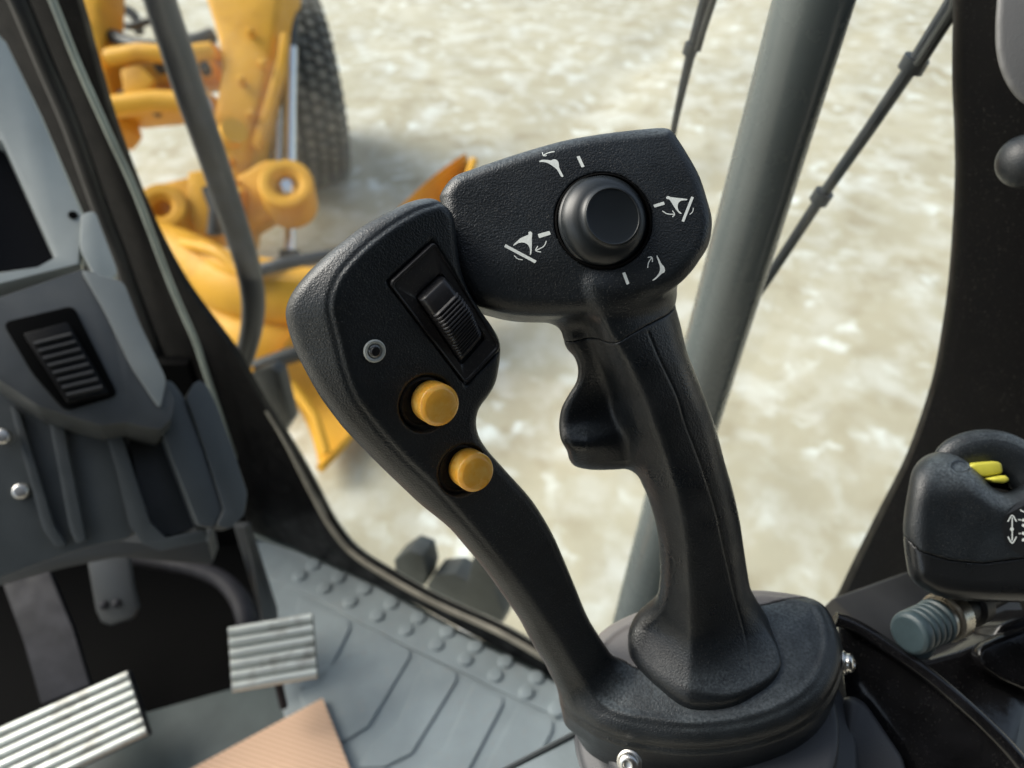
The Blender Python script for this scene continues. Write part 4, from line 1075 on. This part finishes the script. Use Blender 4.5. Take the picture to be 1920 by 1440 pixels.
MB().tube([q[0], q[1]], .0018, seg=8).build('panel_edge', M['pod_mid'], ac)
MB().slab([P(*p) for p in ((1590, 1300, .455), (1625, 1310, .455), (1700, 1420, .44), (1720, 1500, .43), (1600, 1520, .43), (1595, 1400, .44))], .02, .006, 3).build('dust_boot', M['boot'], ac)
# ================================================================ THE MACHINE'S FRONT, outside and below
fr = thing('road_grader', 'yellow road grader front end with arched yoke, lugs, blade and front wheel', 'road grader', P(400, 600, 4.4))
def ys(name, pts, d, th, bev=.02, m='yellow', parent=fr, n=None):
    return MB().slab([P(*p, d) if len(p) == 2 else P(*p) for p in pts], th, bev, 3, n).build(name, M[m], parent, sharp=60)
# arch: right limb, left limb, head
ys('yoke_limb', ((366, -60), (540, -60), (525, 0), (512, 90), (490, 190), (470, 275), (458, 330), (456, 430), (440, 480), (418, 430), (404, 330), (396, 250), (402, 190), (414, 130), (408, 75), (392, 20)), 4.4, .35, .04)
ys('yoke_limb', ((120, -60), (190, -60), (186, 10), (190, 90), (205, 160), (225, 230), (200, 260), (165, 120)), 4.4, .3, .03)
ys('cross_member', ((190, 88), (240, 92), (300, 80), (400, 75), (414, 110), (300, 112), (210, 128)), 4.7, .3, .02)
ys('cross_member', ((196, 134), (290, 112), (400, 108), (408, 150), (300, 160), (205, 165)), 4.6, .2, .03)
ys('cross_member', ((210, 172), (300, 165), (400, 172), (398, 206), (330, 208), (225, 218)), 4.5, .25, .03)
MB().tube([P(205, 60, 5), P(225, 20, 5), P(250, 28, 5), (P(262, 62, 5))], .03, smooth=4).build('hose', M['trim'], fr)
MB().tube([P(212, 68, 4.5), P(260, 86, 4.4), P(330, 88, 4.4), P(400, 66, 4.5)], .04, smooth=4).build('hose', M['hose'], fr)
MB().tube([P(225, 175, 4.4), P(262, 195, 4.4), P(300, 212, 4.4)], .025).build('hose', M['trim'], fr)
# lugs
ax_ = unit((.15, .25, 1))
def lug(px, py, d, R, r, name='lug', depth=.20):
    c = P(px, py, d)
    return MB().lathe(c, ax_, roundprof([(r, -depth), (R, -depth), (R, 0), (R * .93, .015), (r * 1.45, .015), (r * 1.3, .0), (r, -.01), (r, -depth)], .01), 48).build(name, M['yellow'], fr, sharp=50)
lug(537, 345, 4.2, .142, .062, depth=.25)
lug(302, 388, 4.2, .135, .05)
MB().lathe(P(537, 345, 4.24), ax_, [(0, -.1), (.058, -.1), (.058, -.02), (.03, 0), (0, 0)], 24).build('pin', M['rod'], fr)
ys('lug_arm', ((440, 330), (490, 300), (520, 296), (520, 400), (470, 430), (440, 450)), 4.35, .2, .03)
ys('lug_arm', ((290, 345), (350, 330), (420, 360), (470, 430), (440, 460), (380, 452), (300, 440)), 4.5, .2, .03)
MB().tube([P(432, 255, 4.2), P(440, 245, 4.15)], .07, seg=20).build('boss', M['yellow'], fr)
MB().tube([P(410, 440, 4.4), P(392, 380, 4.4), P(372, 340, 4.4)], .03, seg=10).build('hose', M['trim'], fr)
# swept drawbar below
MB().tube([P(*p) for p in ((230, 440, 4.2), (330, 478, 4.0), (400, 520, 3.9), (470, 548, 3.8), (560, 560, 3.8), (660, 552, 3.9), (760, 520, 4.1))], [.12, .135, .15, .155, .15, .14, .12], smooth=4, seg=28).build('drawbar', M['yellow'], fr)
MB().tube([P(*p) for p in ((380, 470, 3.9), (430, 500, 3.75), (500, 512, 3.7), (545, 510, 3.8))], [.06, .07, .07, .05], smooth=4, seg=20).build('pipe_beam', M['yellow'], fr)
MB().tube([P(*p) for p in ((470, 512, 3.6), (520, 498, 3.6), (580, 486, 3.65), (640, 476, 3.7))], .03, smooth=3).build('hose', M['hose'], fr)
MB().tube([P(*p) for p in ((430, 560, 4), (450, 620, 3.9), (500, 650, 3.8), (620, 640, 3.9))], [.2, .17, .14, .12], smooth=4, seg=24).build('side_member', M['yellow'], fr)
MB().tube([P(*p) for p in ((480, 690, 3.4), (540, 668, 3.4), (640, 640, 3.5))], .035).build('linkage_bar', M['trim'], fr)
# blade
cv = []
top_ = [(500, 690, 3.5), (600, 560, 3.7), (700, 440, 3.9), (800, 340, 4.1), (872, 287, 4.25)]
bot_ = [(600, 878, 3.3), (668, 800, 3.5), (760, 640, 3.7), (840, 440, 3.95), (889, 300, 4.2)]
T_ = catmull(np.array(top_, float), 5, False); B2_ = catmull(np.array(bot_, float), 5, False)
V = []; F = []; K = 8
for side in (0, 1):
    for a, b in zip(T_, B2_):
        for k in range(K + 1):
            s_ = k / K; q_ = P(*a) * (1 - s_) + P(*b) * s_
            V.append(q_ + np.array([0, 0, -1]) * (.16 * math.sin(math.pi * s_) + side * .03))
nT = len(T_); st = K + 1
for side in (0, 1):
    for i in range(nT - 1):
        for k in range(K): F.append([side * nT * st + x for x in (i * st + k, i * st + k + 1, (i + 1) * st + k + 1, (i + 1) * st + k)])
for i in range(nT - 1):
    for k in (0, K): F.append([i * st + k, (i + 1) * st + k, nT * st + (i + 1) * st + k, nT * st + i * st + k])
for i in (0, nT - 1):
    for k in range(K): F.append([i * st + k, i * st + k + 1, nT * st + i * st + k + 1, nT * st + i * st + k])
bl = obj('blade', V, F, M['yellow'], fr, True, 50)
MB().tube([P(*p) for p in bot_], .02, smooth=4, seg=10).build('cutting_edge', M['yellow'], bl)
MB().tube([P(545, 720, 3.4), P(590, 780, 3.35), (P(612, 850, 3.3))], .022, seg=10).build('stiffener', M['yellow'], bl)
# lift cylinder
MB().tube([P(545, -70, 4.75), P(543, 0, 4.7), P(541, 88, 4.7)], [.052, .053, .056], seg=28).build('cylinder_barrel', M['hose'], fr)
MB().tube([P(546, 88, 4.7), P(544, 200, 4.7), P(543, 480, 4.7)], .036, seg=24).build('rod', M['rod'], fr)
MB().tube([P(522, 85, 4.75), P(521, 200, 4.75), P(520, 310, 4.7)], .024, seg=20).build('guide_rod', M['rod'], fr)
MB().tube([P(543, 470, 4.7), P(543, 500, 4.7)], .06, seg=20).build('end_eye', M['hose'], fr)
# front wheel
wc = P(532, 172, 5.45); wax = unit(0.93 * RT + 0.36 * FW); R0 = .68; W0 = .21
u1 = UP; u2 = unit(np.cross(wax, UP)); V = []; F = []; seg = 132; cs = []
profw = [(-.19, .36), (-.215, .47), (-.21, .58), (-.185, .635), (-.14, .665), (-.1, .672), (-.09, .672), (-.03, .68), (.0, .68), (.03, .68), (.09, .672), (.1, .672), (.14, .665), (.185, .635), (.21, .58), (.215, .47), (.19, .36)]
for k in range(seg):
    a = 2 * math.pi * k / seg
    for j, (x, r) in enumerate([(q[0] * 1.45, q[1]) for q in profw]):
        block = ((k // 2) + (0, 1)[j % 4 < 2]) % 3 == 0
        rr = r - (.02 if 3 <= j <= 13 else 0)
        V.append(wc + wax * x + rr * (math.cos(a) * u1 + math.sin(a) * u2))
m = len(profw)
for k in range(seg):
    for j in range(m - 1): F.append([k * m + j, k * m + j + 1, ((k + 1) % seg) * m + j + 1, ((k + 1) % seg) * m + j])
wh = obj('wheel', V, F, M['tyre_dark'], fr, True, 25)
MB().lathe(wc, wax, [(0, -.10), (.12, -.10), (.14, -.05), (.30, -.06), (.33, -.18), (.37, -.19), (.37, .19), (.33, .18), (.3, .06), (.14, .05), (.12, .10), (0, .10)], 40).build('rim', M['yellow'], wh)

td = MB()
for cidx, (x0, x1) in enumerate(((-.30, -.235), (-.215, -.165), (-.145, -.095), (-.07, -.02), (.02, .07), (.095, .145), (.165, .215), (.235, .30))):
    for k in range(52):
        a0 = 2 * math.pi * (k + (.5 if cidx % 2 else 0)) / 52; a1 = a0 + 2 * math.pi / 52 * .66
        def tp_(x, a, dr):
            r = np.interp(x, [-.30, -.205, 0, .205, .30], [.612, .664, .68, .664, .612]) + dr
            return wc + wax * (x + (a - a0) * .10) + r * (math.cos(a) * u1 + math.sin(a) * u2)
        tf = [tp_(x0, a0, .006), tp_(x1, a0, .006), tp_(x1, a1, .006), tp_(x0, a1, .006)]
        td.prism(tf, [tp_(x0, a0, -.03), tp_(x1, a0, -.03), tp_(x1, a1, -.03), tp_(x0, a1, -.03)])
td.build('tread', M['tyre'], wh, smooth=False)

# bolts, pins, plates and brackets on the machine
def bolt(px, py, d, r=.03, m='trim', ax=(0.1, .3, 1)):
    MB().lathe(P(px, py, d), unit(ax), [(r, -.03), (r, .02), (r * .7, .03), (0, .03)], 10).build('bolt', M[m], fr)
for p in ((470, 60, 4.36), (492, 120, 4.36), (452, 150, 4.36), (470, 215, 4.36), (432, 300, 4.36), (452, 360, 4.3), (330, 400, 4.45), (360, 420, 4.45), (150, 30, 4.35), (205, 190, 4.3)): bolt(*p, r=.022, m='yellow')
for p in ((300, 125, 4.4), (345, 128, 4.4), (385, 128, 4.4), (250, 190, 4.3), (360, 190, 4.3)): bolt(*p, r=.03)
ys('gusset', ((470, 270), (520, 110), (526, 60), (540, 60), (530, 140), (486, 282)), 4.38, .06, .008)
ys('gusset', ((405, 330), (440, 330), (452, 372), (448, 420), (412, 412)), 4.28, .08, .01)
ys('bracket_plate', ((225, 130), (262, 118), (290, 150), (270, 178), (232, 182)), 4.35, .06, .01)
ys('bracket_plate', ((330, 92), (372, 88), (380, 128), (340, 134)), 4.4, .08, .01)
MB().tube([P(200, 20, 4.9), P(240, 50, 4.8), P(290, 40, 4.8), P(350, 70, 4.8), (P(396, 58, 4.8))], .022, smooth=4, seg=8).build('hose', M['trim'], fr)
MB().tube([P(372, 150, 4.3), P(392, 190, 4.3), P(398, 232, 4.3), P(388, 262, 4.35)], .018, smooth=4, seg=8).build('hose', M['rod'], fr)
MB().tube([P(205, 108, 4.4), P(262, 98, 4.35), P(330, 104, 4.35), P(398, 96, 4.4)], .05, seg=14).build('shaft', M['yellow'], fr)
MB().tube([P(214, 200, 4.3), P(290, 190, 4.3), P(392, 196, 4.3)], .06, seg=14).build('shaft', M['yellow'], fr)
ys('lug_cheek', ((352, 322), (380, 318), (398, 360), (400, 430), (372, 440), (350, 400)), 4.25, .05, .01)
MB().tube([P(388, 352, 4.22), P(402, 392, 4.22), P(398, 440, 4.2)], .03, seg=10).build('hose', M['trim'], fr)
MB().tube([P(330, 455, 3.9), P(400, 470, 3.7), P(445, 505, 3.65), P(470, 530, 3.6)], .025, smooth=3, seg=8).build('pipe', M['yellow'], fr)
